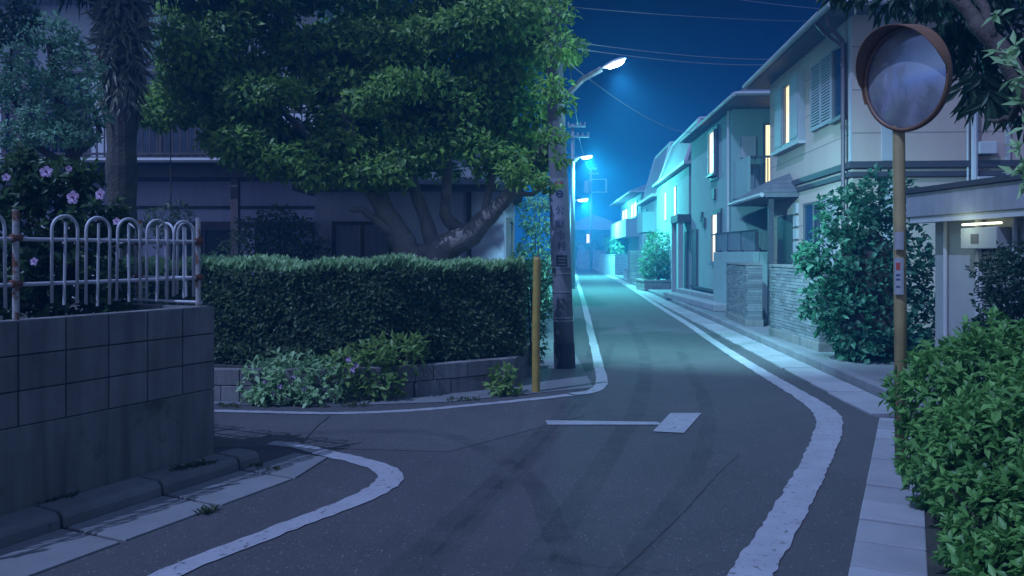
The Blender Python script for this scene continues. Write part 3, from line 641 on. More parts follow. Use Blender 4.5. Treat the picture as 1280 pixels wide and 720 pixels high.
for (v0, v1, nm, red_) in ((290, 312, 'sticker', 0), (322, 368, 'sticker', 1)):
    b = MB(); zt, zb = W(1123, v0, 5.5).z, W(1123, v1, 5.5).z; cx = mb_.x-.012; cyy = mb_.y; vsx = []
    for k in range(7):
        a = -1.35+1.5*k/6
        for z in (zb, zt): vsx.append((cx+.0435*math.sin(a), cyy-.0435*math.cos(a), z))
    b.add(vsx, [(2*k, 2*k+2, 2*k+3, 2*k+1) for k in range(6)]); st = b.build(nm, M['plate'], mr)
    if red_:
        for zz, m_, w_ in ((zt-.06, 'red', .05), (zt-.12, 'ink', .012), (zt-.15, 'ink', .012), (zt-.2, 'ink', .012)):
            b = MB(); vsx = []
            for k in range(5):
                a = -1.0+.6*k/4
                for z in (zz-w_/2, zz+w_/2): vsx.append((cx+.0445*math.sin(a), cyy-.0445*math.cos(a), z))
            b.add(vsx, [(2*k, 2*k+2, 2*k+3, 2*k+1) for k in range(4)]); b.build('print', M[m_], st)

# ------------------------------------------------------------------ houses
def window(root, fr, s0, s1, z0, z1, kind='dark', mull=1, fw=.045, out=.07, m='fwin', sill=True, trans=None):
    f = MB(); f.fbox(fr, s0, s0+fw, 0, out, z0, z1); f.fbox(fr, s1-fw, s1, 0, out, z0, z1)
    f.fbox(fr, s0+fw, s1-fw, 0, out, z1-fw, z1); f.fbox(fr, s0+fw, s1-fw, 0, out, z0, z0+fw)
    for k in range(mull):
        x = s0+(s1-s0)*(k+1)/(mull+1); f.fbox(fr, x-fw*.4, x+fw*.4, 0, out-.01, z0+fw, z1-fw)
    if trans: f.fbox(fr, s0+fw, s1-fw, 0, out-.015, trans-fw*.4, trans+fw*.4)
    if sill: f.fbox(fr, s0-.04, s1+.04, 0, out+.05, z0-.045, z0-.002)
    w_ = f.build('window', M[m], root)
    a, b_, c, d = s0+fw*.5, s1-fw*.5, z0+fw*.5, z1-fw*.5
    if kind in ('lit', 'litc'):
        p = MB(); p.fbox(fr, a, b_, .003, .02, c, d); p.build('pane', M[kind], w_)
    else:
        p = MB()
        if kind == 'curtain':
            n = 40; vsx = []
            for k in range(n+1):
                o_ = .018+.012*math.sin(k*1.35)
                for z in (c, d): vsx.append(fr.pt(a+(b_-a)*k/n, o_, z))
            p.add(vsx, [(2*k, 2*k+2, 2*k+3, 2*k+1) for k in range(n)]); p.build('curtain', M['curtain'], w_)
        else: p.fbox(fr, a, b_, .003, .012, c, d); p.build('interior', M['dark'], w_)
        p = MB(); p.add([fr.pt(a, out-.025, c), fr.pt(b_, out-.025, c), fr.pt(b_, out-.025, d), fr.pt(a, out-.025, d)], [(0, 1, 2, 3)]); p.build('pane', M['glass'], w_)
    return w_
def louvre(root, fr, s0, s1, z0, z1, out=.06, n=18):
    f = MB(); fw = .04; f.fbox(fr, s0, s0+fw, 0, out, z0, z1); f.fbox(fr, s1-fw, s1, 0, out, z0, z1); f.fbox(fr, s0+fw, s1-fw, 0, out, z1-fw, z1); f.fbox(fr, s0+fw, s1-fw, 0, out, z0, z0+fw); f.fbox(fr, s0+fw, s1-fw, 0, .015, z0+fw, z1-fw)
    f.fbox(fr, (s0+s1)/2-.02, (s0+s1)/2+.02, .015, out, z0+fw, z1-fw)
    for k in range(n):
        z = z0+fw+(z1-z0-2*fw)*(k+.15)/n; hh = (z1-z0-2*fw)/n*.55
        for x0, x1 in ((s0+fw, (s0+s1)/2-.02), ((s0+s1)/2+.02, s1-fw)): f.fbox(fr, x0, x1, .015, out-.012, z, z+hh)
    return f.build('shutter', M['shutter'], root)
def hip(root, fr, s0, s1, D, ov, ze, rise, m, th=.12, gable=False, gutter=True, soffit=True):
    a0, a1, o0, o1 = s0-ov, s1+ov, -D-ov, ov; om = (o0+o1)/2; hw = (o1-o0)/2
    if gable: r0, r1 = a0, a1
    elif (a1-a0) > 2*hw: r0, r1 = a0+hw, a1-hw
    else: r0 = r1 = (a0+a1)/2
    q = [(a0, o1), (a1, o1), (a1, o0), (a0, o0)]
    vsx = [fr.pt(a, o, ze) for a, o in q]+[fr.pt(a, o, ze+th) for a, o in q]+[fr.pt(r0, om, ze+th+rise), fr.pt(r1, om, ze+th+rise)]
    b = MB(); b.add(vsx, [(0, 1, 2, 3), (0, 4, 5, 1), (1, 5, 6, 2), (2, 6, 7, 3), (3, 7, 4, 0), (4, 8, 9, 5), (5, 9, 6), (6, 9, 8, 7), (7, 8, 4)])
    r = b.build('roof', M[m], root)
    if gutter:
        gq = MB(); gq.tube([fr.pt(a0-.02, o1+.05, ze+.06), fr.pt(a1+.02, o1+.05, ze+.06)], .055, 8); gq.tube([fr.pt(a0-.05, o1+.05, ze+.06), fr.pt(a0-.05, o0, ze+.06)], .05, 8); gq.build('gutter', M['trim'], r)
    return r
def sideframe(fr): return Frame(fr.O, -fr.n, -fr.a)         # wall facing back towards the camera, starting at the street corner

# --- beige house (right)
A = Frame((5.36, 12.6, 0), (.075, 1, 0), (-1, .075, 0)); AS = sideframe(A)
hA = thing('beige_house', A.O, 'two-storey beige clad house with a lit shuttered window, behind the round mirror', 'house')
b = MB(); b.fbox(A, 0, 5.25, -6, 0, .05, 5.3); b.build('wall', M['wallA'], hA)
hip(hA, A, 0, 5.25, 6, .42, 5.27, 1.5, 'rooft', .14)
b = MB()
for z0, z1, o in ((2.86, 2.96, .06), (2.72, 2.80, .045)):
    b.fbox(A, -.0, 5.25, .002, o, z0, z1); b.fbox(AS, -o, 6, .002, o, z0, z1)
b.build('floor_band', M['trimd'], hA)
b = MB(); b.fbox(AS, .44, .62, .002, .03, 2.97, 5.26); b.fbox(AS, .44, .62, .002, .03, .1, 2.7); b.fbox(A, .0, .1, .002, .025, 2.97, 5.26); b.build('corner_board', M['trim'], hA)
b = MB(); b.tube([A.pt(.0, .40, 5.3), A.pt(.02, .36, 5.12), A.pt(.16, .1, 4.9), A.pt(.17, .085, 4.7), A.pt(.17, .085, .1)], .035, 8); b.tube([A.pt(.45, .44, 5.3), A.pt(.42, .3, 5.1), A.pt(.19, .09, 4.82)], .03, 8); b.build('downpipe', M['pipe'], hA)
for zz in (3.5, 4.5, 1.6):
    b = MB(); b.tube([A.pt(.17, .085, zz), A.pt(.17, .085, zz+.06)], .046, 8); b.build('pipe_clip', M['pipe'], hA)
window(hA, A, 3.22, 3.86, 3.72, 4.95, 'lit', 0, .035)
for s0, s1, o in ((2.55, 3.2, .13), (3.88, 4.5, .09)):
    b = MB(); b.fbox(A, s0, s1, .002, o, 3.68, 4.98); b.fbox(A, s0+.05, s1-.05, o, o+.012, 3.74, 4.92); b.build('shutter', M['shutter'], hA, bevel=.008)
b = MB(); b.fbox(A, 2.5, 4.55, .002, .16, 3.6, 3.67); b.build('window_rail', M['trim'], hA)
louvre(hA, A, .78, 1.95, 3.72, 4.9, .09, 22); window(hA, A, .26, .77, 3.72, 4.9, 'dark', 0)
window(hA, A, 1.28, 2.45, 1.0, 2.45, 'curtain', 1); louvre(hA, A, .66, 1.27, 1.0, 2.45, .11, 20)
b = MB(); b.fbox(A, 3.35, 4.5, .002, .03, .1, 2.3); b.build('door', M['trimd'], hA)
b = MB()
for k in range(9): b.fbox(A, 2.98, 3.22, .002, .05, .3+k*.25, .3+k*.25+.2)
b.build('quoin', M['trim'], hA)
# porch canopy
PZ = 2.62; pc = MB(); q = [(2.95, 0.01), (2.95, .68), (6.1, .68), (6.1, .01)]
v_ = [A.pt(s, o, PZ) for s, o in q]+[A.pt(s, o, PZ+.11) for s, o in q]+[A.pt(3.6, .01, PZ+.52), A.pt(5.6, .01, PZ+.52)]
pc.add(v_, [(0, 1, 2, 3), (0, 4, 5, 1), (1, 5, 6, 2), (2, 6, 7, 3), (4, 8, 5), (5, 8, 9, 6), (6, 9, 7), (3, 7, 9, 8, 4, 0)]); cn = pc.build('porch_canopy', M['rooft'], hA)
b = MB(); b.tube([A.pt(2.9, .72, PZ+.04), A.pt(6.12, .72, PZ+.04)], .045, 8); b.build('gutter', M['trim'], cn)
b = MB(); b.fbox(A, 3.08, 3.18, .45, .55, .1, PZ); b.build('porch_post', M['trimd'], hA)
# conduit and meter boxes on the camera-facing wall
b = MB(); x = 1.82; b.tube([AS.pt(x, .06, 2.2), AS.pt(x, .06, 4.2)], .05, 8); b.tube([AS.pt(x-.09, .04, 2.2), AS.pt(x-.09, .04, 4.2)], .018, 6); b.build('conduit', M['pipew'], hA)
for z0, z1, s0, s1 in ((3.05, 3.24, 1.86, 2.12), (2.55, 2.7, 1.84, 2.12)):
    b = MB(); b.fbox(AS, s0, s1, .003, .14, z0, z1); b.build('junction_box', M['pipew'], hA, bevel=.01)
b = MB(); b.fbox(AS, 2.3, 2.36, .002, .05, 2.2, 5.2); b.build('corner_board', M['trim'], hA)

# --- split-face brick gate walls
def brickwall(label, p, q, th, h, endbase=True):
    p = Vector((*p, 0)); q = Vector((*q, 0)); d = (q-p).normalized(); L = (q-p).length; fr = Frame(p, d, Vector((-d.y, d.x, 0)))
    t = thing('brick_wall', p, label, 'wall'); core = MB(); core.fbox(fr, .015, L-.015, -th+.015, -.015, .1, h-.05); core.build('core', M['mortar'], t)
    b = MB(); z = .24; k = 0
    while z < h-.08:
        hh = .052
        for (f2, LL) in ((fr, L), (Frame(p, -fr.n, -d), th)):
            s = -random.random()*.3 if LL > .5 else 0
            while s < LL-.01:
                e = s+random.uniform(.18, .42) if LL > .5 else s+LL
                a, c_ = max(0, s), min(LL, e)
                if c_-a > .02:
                    if f2 is fr: b.fbox(fr, a, c_-.004, -.03, random.uniform(-.004, .012), z, z+hh-.006)
                    else: b.fbox(f2, a+.03, c_-.004, -.03, random.uniform(-.003, .008), z, z+hh-.006)
                s = e
        b.fbox(fr, 0, L, -th, -th+.03, z, z+hh-.006); b.fbox(fr, L-.03, L, -th+.03, -.03, z, z+hh-.006); z += hh; k += 1
    b.build('brick_courses', M['brick'], t)
    c = MB(); c.fbox(fr, -.02, L+.02, -th-.02, .025, .05, .235); c.build('plinth', M['block'], t, bevel=.01)
    c = MB(); c.fbox(fr, -.012, L+.012, -th-.012, .02, z+.002, z+.05); c.build('coping', M['block'], t, bevel=.008)
brickwall('layered grey stone-brick gate wall beside the big ivy bush', (4.42, 11.5), (4.5, 13.95), .3, 1.34)
brickwall('layered grey stone-brick gate wall nearer the teal house', (4.56, 15.55), (4.8, 17.9), .3, 1.33)
# --- rendered wall with frosted screen
t = thing('screen_wall', (5.62, 16.9, 0), 'pale rendered wall topped with a frosted screen, below the balcony', 'wall')
SW = Frame((5.42, 17.95, 0), (-.05, 1, 0), (-1, -.05, 0))
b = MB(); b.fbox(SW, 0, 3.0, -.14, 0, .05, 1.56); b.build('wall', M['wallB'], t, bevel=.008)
b = MB(); b.fbox(SW, .04, 2.96, -.09, -.06, 1.6, 2.02); b.build('frosted_panel', M['frosted'], t)
b = MB(); b.fbox(SW, 0, 3.0, -.1, -.05, 2.025, 2.06)
for s in (0, .98, 1.96, 2.95): b.fbox(SW, s, s+.05, -.12, -.05, 1.562, 2.022)
b.build('screen_frame', M['trimd'], t)
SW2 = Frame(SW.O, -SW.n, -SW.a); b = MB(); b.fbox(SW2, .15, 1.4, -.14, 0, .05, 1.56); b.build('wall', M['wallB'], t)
b = MB(); b.fbox(SW2, .2, 1.4, -.09, -.06, 1.6, 2.02); b.build('frosted_panel', M['frosted'], t)

# --- teal-lit house, part of the lamplight teal sits in its wall colour
B = Frame((5.64, 20.5, 0), (.05, 1, 0), (-1, .05, 0)); BS = sideframe(B)
hB = thing('rendered_house', B.O, 'pale two-storey house with narrow lit windows and a side balcony', 'house')
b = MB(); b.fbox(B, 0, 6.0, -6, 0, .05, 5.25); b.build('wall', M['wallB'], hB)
hip(hB, B, -1.4, 6.0, 6, .26, 5.22, 2.1, 'rooft', .1)
for s0, s1, z0, z1, tr in ((1.75, 2.6, 3.75, 5.0, None), (1.3, 2.15, 1.25, 2.65, 2.05)):
    b = MB(); b.fbox(B, s0-.12, s1+.12, .002, .05, z0-.14, z1+.1); b.build('window_surround', M['trimd'], hB)
    window(hB, Frame(B.O+B.n*.05, B.a, B.n), s0, s1, z0, z1, 'litc', 0, .05, trans=tr)
b = MB(); b.fbox(B, .0, 6.0, .002, .05, .42, .5); b.build('base_trim', M['trimd'], hB)
for s0, z0 in ((3.5, 2.3), (3.9, 2.5), (2.0, 3.05)):
    b = MB(); b.fbox(B, s0, s0+.28, .002, .06, z0, z0+.3); b.build('vent', M['trimd'], hB)
b = MB(); b.tube([B.pt(.12, .07, .1), B.pt(.12, .07, 5.2)], .04, 8); b.build('downpipe', M['pipew'], hB)
b = MB(); b.fbox(B, 4.8, 5.6, .002, .06, .52, 2.3); b.build('door', M['trimd'], hB)
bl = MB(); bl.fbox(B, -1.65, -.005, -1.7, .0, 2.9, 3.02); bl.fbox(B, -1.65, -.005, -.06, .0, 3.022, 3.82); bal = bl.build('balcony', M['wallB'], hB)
bl = MB(); n = 10
for k in range(n): bl.fbox(B, -1.64, -1.62, -.16-.15*k-.02, -.16-.15*k, 3.022, 3.78)
bl.fbox(B, -1.655, -1.6, -1.7, -.062, 3.782, 3.83); bl.build('railing', M['trimd'], bal)
window(hB, BS, .78, 1.7, 3.05, 4.85, 'lit', 0, .05, sill=False)
b = MB(); b.fbox(BS, .2, .56, .002, .2, 3.95, 4.5); b.build('vent_box', M['trim'], hB, bevel=.01)

# --- white house with slit windows, mansard roof
def mansard(root, fr, s0, s1, D, z0, z1, ins):
    q0 = [(s0, 0), (s1, 0), (s1, -D), (s0, -D)]; q1 = [(s0+ins*.6, -ins), (s1-ins*.6, -ins), (s1-ins*.6, -D+ins), (s0+ins*.6, -D+ins)]
    b = MB(); b.add([fr.pt(a, o, z0) for a, o in q0]+[fr.pt(a, o, z1) for a, o in q1], [(0, 4, 5, 1), (1, 5, 6, 2), (2, 6, 7, 3), (3, 7, 4, 0), (4, 7, 6, 5)]); r = b.build('roof', M['roofl'], root)
    for p, q in [(fr.pt(*a, z0), fr.pt(*c_, z1)) for a, c_ in zip(q0[:3:1], q1)]+[(fr.pt(*q1[0], z1), fr.pt(*q1[1], z1)), (fr.pt(*q1[0], z1), fr.pt(*q1[3], z1))]:
        b = MB(); b.tube([p, q], .07, 6); b.build('verge', M['trim'], r)
Cc = Frame((6.1, 27.6, 0), (.065, 1, 0), (-1, .065, 0))
hC = thing('white_house', Cc.O, 'white house with two tall slit windows under a mansard roof', 'house')
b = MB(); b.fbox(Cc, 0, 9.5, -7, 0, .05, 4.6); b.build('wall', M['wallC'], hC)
b = MB(); b.fbox(Cc, -.2, 9.7, -7.2, .2, 4.61, 4.72); b.build('eave', M['trim'], hC)
mansard(hC, Cc, .9, 8.8, 6.5, 4.73, 6.4, .6)
for s in (3.0, 5.9): window(hC, Cc, s, s+.62, 2.9, 4.15, 'litc', 0, .05, out=.024, sill=False)
b = MB(); b.fbox(Cc, -.8, 1.0, .003, .5, 2.6, 2.85); b.build('porch_canopy', M['trimd'], hC)
for s in (-.75, .85):
    b = MB(); b.fbox(Cc, s, s+.16, .3, .46, .1, 2.598); b.build('porch_post', M['wallD'], hC)
b = MB(); b.fbox(Cc, .02, .8, .003, .05, .15, 2.3); b.build('door', M['trimd'], hC)
Dd = Frame((6.95, 38.2, 0), (.06, 1, 0), (-1, .06, 0))
hD = thing('grey_house', Dd.O, 'narrow grey house with a pale mansard roof beyond the white house', 'house')
b = MB(); b.fbox(Dd, 0, 7.2, -7, 0, .05, 4.25); b.build('wall', M['wallD'], hD)
b = MB(); b.fbox(Dd, -.25, 7.4, -7.2, .3, 4.26, 4.4); b.build('eave', M['trim'], hD)
mansard(hD, Dd, .1, 7.0, 6.5, 4.41, 6.9, .7)
b = MB(); b.fbox(Dd, 1.0, 4.0, .003, .6, 2.6, 3.6); b.build('balcony', M['wallC'], hD)
window(hD, Dd, 4.7, 5.6, 3.0, 3.9, 'dark', 1)
Ee = Frame((7.75, 48, 0), (.035, 1, 0), (-1, .035, 0))
hE = thing('corner_house', Ee.O, 'far house with two bright windows under a deep sloping eave', 'house')
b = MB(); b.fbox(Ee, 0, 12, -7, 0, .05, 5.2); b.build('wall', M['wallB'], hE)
hip(hE, Ee, 0, 12, 7, .7, 5.15, 1.7, 'rooft', .16)
for s0, s1, z1 in ((1.8, 5.2, 4.85), (6.9, 10.8, 4.75)): window(hE, Ee, s0, s1, 3.85, z1, 'litc', 1, .08)
b = MB(); b.fbox(Ee, 1.0, 11.6, .003, .8, 2.6, 3.7); b.build('balcony', M['wallD'], hE)
Ff = Frame((6.2, 92, 0), (1, 0, 0), (0, -1, 0))
hF = thing('end_house', Ff.O, 'house closing the far end of the street with one lit window', 'house')
b = MB(); b.fbox(Ff, 0, 7, -8, 0, .05, 4.3); b.build('wall', M['wallC'], hF)
hip(hF, Ff, 0, 7, 8, .6, 4.28, 1.9, 'roofl', .15)
window(hF, Ff, 2.3, 2.95, 2.7, 3.9, 'litc', 0, .06); window(hF, Ff, 4.4, 5.4, 2.7, 3.7, 'dark', 1, .06)
# far block wall, planter, gate pillar, planters
def simple_blocks(name, label, cat, x0, x1, y0, y1, z1, m='slab', lay=.2, ln=.5):
    t = thing(name, (x0, y0, 0), label, cat); b = MB()
    z = .04
    while z < z1-.12:
        s = x0
        while s < x1-.02: e = min(x1, s+ln); b.box(s, e-.012, y0, y0+.15, z, z+lay-.012); s = e
        s = y0+.16
        while s < y1-.02: e = min(y1, s+ln*1.4); b.box(x0, x0+.15, s, e-.012, z, z+lay-.012); s = e
        z += lay
    b.build('block_courses', M[m], t)
    c = MB(); c.box(x0+.015, x1, y0+.015, y1, .04, z-.03); c.build('core', M['soil'], t)
    c = MB(); c.box(x0-.03, x1+.03, y0-.03, y0+.19, z, z+.07); c.box(x0-.03, x0+.19, y0+.195, y1, z, z+.07); c.build('coping', M[m], t)
    return t
simple_blocks('garden_wall', 'pale garden wall across the far end of the street', 'wall', 6.85, 9.4, 80, 84, 1.95)
simple_blocks('raised_bed', 'tall pale block bed holding a bushy shrub, far up the street', 'planter', 6.95, 8.3, 54, 64, 1.55)
simple_blocks('gate_pillar', 'square grey block gate pillar beyond the round bush', 'pillar', 5.98, 6.75, 40.5, 41.3, 1.75, 'block')
simple_blocks('planter', 'low brick planter under the round bush', 'planter', 5.3, 6.75, 32, 34.2, .5, 'planter', .12, .35)
tag(simple_blocks('doorstep', 'low stone step by the gate pillar', 'step', 6.6, 7.3, 46, 47.4, .7), 'pale block step between the gate pillar and raised bed', 'step')
ts = thing('entrance_step', (4.9, 19.6, .1), 'long low concrete step in front of the pale house', 'step')
b = MB(); b.box(4.95, 5.35, 19.6, 26.2, .1, .27); b.build('tread', M['slab'], ts, bevel=.02)
b = MB(); b.box(5.352, 5.6, 20.95, 26.2, .1, .4); b.build('upper_tread', M['slab'], ts, bevel=.02)

# --- carport building at right
Gg = Frame((4.86, 9.75, 0), (.09, -1, 0), (-1, -.09, 0))
hG = thing('garage', Gg.O, 'low flat-roofed garage with a grey fascia beside the ivy bush', 'garage')
b = MB(); b.fbox(Gg, .1, 4.0, -3.5, -.25, .045, 2.0); b.build('wall', M['garage'], hG)
b = MB(); b.fbox(Gg, -.1, 4.2, -3.7, 0, 1.95, 2.24); b.build('fascia', M['carport'], hG, bevel=.01)
b = MB(); b.fbox(Gg, -.15, 4.25, -3.75, .03, 2.243, 2.3); b.build('roof', M['trimd'], hG)
b = MB(); b.fbox(Gg, -.05, 4.1, -.2, -.02, 1.88, 1.947); b.build('door_rail', M['pipew'], hG)
GI = Frame(Gg.O-Gg.n*.25, Gg.a, Gg.n)
b = MB(); b.tube([GI.pt(.34, .03, .05), GI.pt(.34, .03, 1.92)], .025, 8); b.build('side_pipe', M['pipew'], hG)
for k in range(2):
    b = MB(); s = .95+.55*k; b.tube([GI.pt(s, .04, .05), GI.pt(s, .04, 1.92)], .03 if k else .045, 8); b.build('conduit', M['pipew'], hG)
lv = MB()
for k in range(22): lv.fbox(GI, .85, 1.5, .002, .03, .45+k*.05, .45+k*.05+.028)
lv.build('louvre_panel', M['garage'], hG)
b = MB(); b.fbox(GI, .86, 1.44, .035, .2, 1.56, 1.79); mbx = b.build('meter_box', M['garage'], hG, bevel=.01)
b = MB(); b.fbox(GI, 1.04, 1.16, .2, .206, 1.62, 1.72); b.build('dial', M['trimd'], mbx)
b = MB(); b.tube([GI.pt(.84, .16, 1.83), GI.pt(1.46, .16, 1.83)], .013, 8); b.build('tube_lamp', M['tube'], hG)
l = bpy.data.lights.new('tube_light', 'POINT'); l.energy = 4; l.color = (.8, 1, .7); l.shadow_soft_size = .3; lo = bpy.data.objects.new('tube_light', l); COL.objects.link(lo); lo.parent = hG; lo.location = GI.pt(1.0, .32, 1.78)-world_off(hG)

# ------------------------------------------------------------------ left houses
Lh = Frame((-14, 15, 0), (1, 0, 0), (0, -1, 0)); X = lambda x: x+14
hL = thing('timber_house', (-9, 15, 0), 'old two-storey house with a railed balcony behind the palm', 'house')
b = MB(); b.fbox(Lh, X(-14), X(-3.7), -6, -.9, .2, 3.3); b.build('wall', M['wallL'], hL)
b = MB(); b.fbox(Lh, X(-14), X(-3.9), -6, -1.2, 3.31, 6.6); b.build('upper_wall', M['wallP'], hL)
b = MB(); b.fbox(Lh, X(-14), X(-3.6), -.9, 0, 2.95, 3.2); b.build('veranda_beam', M['timber'], hL)
b = MB(); b.fbox(Lh, X(-14), X(-3.55), -1.1, .12, 3.21, 3.32); bl = b.build('balcony', M['timber'], hL)
b = MB()
for k in range(70): b.fbox(Lh, X(-13.6)+k*.142, X(-13.6)+k*.142+.022, .02, .045, 3.32, 4.14)
b.fbox(Lh, X(-13.8), X(-3.6), .0, .07, 4.142, 4.2); b.fbox(Lh, X(-13.8), X(-3.6), .005, .062, 3.36, 3.4); b.build('railing', M['timber'], bl)
b = MB(); b.tube([Lh.pt(X(-14), .2, 3.24), Lh.pt(X(-3.5), .2, 3.24)], .05, 8); b.build('gutter', M['trim'], bl)
b = MB(); b.fbox(Lh, X(-14), X(-3.4), -6.5, -.6, 6.55, 6.7); b.build('eave', M['trim'], hL)
hip(hL, Frame(Lh.O+Vector((0, 1.2, 0)), Lh.a, Lh.n), 0, 10.4, 5, .5, 6.71, 1.6, 'rooft', .12)
UF = Frame(Lh.O+Vector((0, 1.2, 0)), Lh.a, Lh.n); LF = Frame(Lh.O+Vector((0, .9, 0)), Lh.a, Lh.n)
window(hL, UF, X(-8.0), X(-6.2), 3.4, 5.2, 'curtain', 1, .07, m='timber'); window(hL, UF, X(-10.3), X(-8.6), 3.4, 5.2, 'dark', 1, .07, m='timber')
b = MB(); b.fbox(UF, X(-10.1), X(-9.7), .002, .12, 3.4, 6.5); b.build('pillar', M['timber'], hL)
b = MB(); b.fbox(UF, X(-9), X(-4), .002, .1, 5.35, 5.5); b.build('lintel', M['timber'], hL)
for x in (-12, -9, -5.3):
    b = MB(); b.fbox(Lh, X(x), X(x)+.14, -.2, -.06, .2, 2.948); b.build('veranda_post', M['timber'], hL)
b = MB(); b.fbox(LF, X(-13), X(-3.75), .002, .05, 2.05, 2.15); b.fbox(LF, X(-13), X(-3.75), .002, .05, 2.4, 2.46); b.build('lintel', M['timber'], hL)
window(hL, LF, X(-6.8), X(-5.4), .5, 2.04, 'dark', 1, .06, m='timber'); window(hL, LF, X(-9.2), X(-7.4), .5, 2.04, 'dark', 1, .06, m='timber'); window(hL, LF, X(-5.1), X(-3.9), .5, 2.04, 'curtain', 1, .06, m='timber')
Wg = Frame((-3.3, 13.4, 0), (1, 0, 0), (0, -1, 0))
hW = thing('mauve_house', (-3.3, 13.4, 0), 'single-storey mauve house behind the big tree with a curtained window', 'house')
b = MB(); b.prism([(-3.3, 13.4), (-.14, 13.4), (.06, 17.2), (-3.3, 17.2)], .2, 2.55); b.build('wall', M['wallL'], hW)
window(hW, Wg, .3, 1.3, .6, 2.05, 'curtain', 1, .055, m='timber', out=.09)
hip(hW, Wg, 0, 3.2, 3.8, .3, 2.55, .45, 'rooft', .1, gutter=False)
Ws_ = Frame((-.14, 13.4, 0), (.0526, 1, 0), (1, -.0526, 0)); window(hW, Ws_, .7, 1.9, 1.2, 2.15, 'dark', 0, .06)
b = MB(); b.fbox(Wg, 2.55, 2.62, .002, .05, .2, 2.54); b.build('downpipe', M['timber'], hW)

Hn = Frame((-6.5, 21.5, 0), (1, 0, 0), (0, -1, 0))
hN = thing('grey_house', (-6.5, 21.5, 0), 'dark grey house glimpsed under the big tree, beyond the mauve house', 'house')
b = MB(); b.fbox(Hn, 0, 6.2, -8, 0, .05, 4.9); b.build('wall', M['wallD'], hN)
hip(hN, Hn, 0, 6.2, 8, .35, 4.88, .8, 'rooft', .12)
window(hN, Hn, 3.6, 4.8, 3.0, 4.2, 'dark', 1); window(hN, Hn, .8, 2.0, 3.0, 4.2, 'curtain', 1)
HS = Frame((-.3, 21.5, 0), (0, 1, 0), (1, 0, 0)); window(hN, HS, 2.0, 3.4, 3.0, 4.2, 'dark', 1); window(hN, HS, 5, 6, .9, 2.2, 'dark', 1)
t = thing('garden_wall', (.45, 18, 0), 'long grey block wall on the left of the street behind the near pole', 'wall')
b = MB(); seg_blocks(b, (.45, 18), (3.3, 62), .16, .02, (.4, .4, .4), 1.2); b.build('block_courses', M['block'], t)
wf = Frame((.45, 18, 0), (2.85, 44, 0), (44, -2.85, 0)); c = MB(); c.fbox(wf, 0, 44.05, -.17, .02, 1.225, 1.3); c.build('coping', M['kerbr'], t)

# ------------------------------------------------------------------ trees and bushes
def inpoly(u, v, poly):
    c = False; j = len(poly)-1
    for i in range(len(poly)):
        (x0, y0), (x1, y1) = poly[i], poly[j]
        if (y0 > v) != (y1 > v) and u < (x1-x0)*(v-y0)/(y1-y0)+x0: c = not c
        j = i
    return c
# big broadleaf tree behind the hedge
bt = thing('broadleaf_tree', W(530, 408, 10.9), 'large spreading broadleaf tree with forked trunk behind the hedge', 'tree')
poly = [(178, 118), (196, 78), (235, 40), (262, -70), (700, -70), (700, 40), (694, 90), (688, 150), (684, 205), (668, 228), (652, 218), (632, 196), (600, 190), (560, 205), (510, 205), (470, 225), (425, 222), (372, 232), (315, 198), (250, 176), (196, 150)]
b = MB(); tw = MB(); k = 0; cents = []
trunk_p = [W(528, 408, 10.9), W(522, 335, 10.85), W(515, 308, 10.85)]
while k < 190:
    u, v = random.uniform(170, 730), random.uniform(-75, 240); d = random.uniform(10.25, 12.6)
    if not inpoly(u, v, poly) or (400 < u < 455 and -5 < v < 40) or (655 < u < 700 and 118 < v < 150): continue
    c = W(u, v, d); r = random.uniform(.26, .46)*(1.0 if v < 150 else .8); cents.append(c)
    blob(b, c, (r*1.25, r, r*.58), int(500*(r/.36)**2), .108, .52, .3, .25, .7, droop=.15); k += 1
for u, v, d, r in ((695, 15, 10.0, .26), (696, 62, 9.95, .25), (690, 110, 9.95, .22), (706, 130, 10.0, .12), (690, 170, 9.95, .18), (700, 200, 9.95, .09), (662, 225, 10.05, .18), (688, 232, 9.95, .1), (540, 188, 10.5, .26), (590, 182, 10.5, .26), (620, 190, 10.5, .22), (575, 168, 10.6, .28), (645, 200, 10.4, .22), (505, 196, 10.5, .25), (600, 205, 10.8, .16), (560, 212, 11.5, .24), (606, 214, 11.4, .2), (525, 208, 11.5, .22), (460, 165, 11.3, .3), (580, 100, 11.6, .35), (462, 140, 11.8, .3), (480, 222, 10.6, .14), (640, 215, 10.1, .2), (300, 175, 10.2, .3), (330, 205, 10.2, .26), (390, 215, 10.2, .28), (450, 215, 10.2, .26)):
    blob(b, W(u, v, d), (r*1.1, r, r*.8), int(300*(r/.36)**2)+25, .1, .5, .2, .7, .6, droop=.35)
b.build('crown', M['lf_tree'], bt)
tr = MB()
def limb(pts, rs): 
    P = [W(*p) for p in pts]; Q = []; R = []
    for i in range(len(P)-1):
        for s in range(4):
            t = s/4; Q.append(P[i].lerp(P[i+1], t)+Vector((random.uniform(-.012, .012), random.uniform(-.012, .012), random.uniform(-.012, .012)))); R.append((rs[i]*(1-t)+rs[i+1]*t)*random.uniform(.93, 1.07))
    Q.append(P[-1]); R.append(rs[-1]); tr.tube(Q, R, 10)
limb([(522, 412, 10.9), (518, 360, 10.88), (514, 325, 10.85), (500, 295, 10.85), (480, 262, 10.8), (462, 225, 10.8), (450, 190, 10.9), (420, 120, 11)], [.27, .24, .21, .16, .135, .125, .1, .05])
limb([(530, 412, 10.95), (538, 340, 10.9), (552, 312, 10.85), (590, 292, 10.8), (612, 268, 10.8), (640, 240, 10.75), (668, 205, 10.7), (690, 165, 10.7)], [.26, .22, .19, .15, .12, .09, .06, .03])
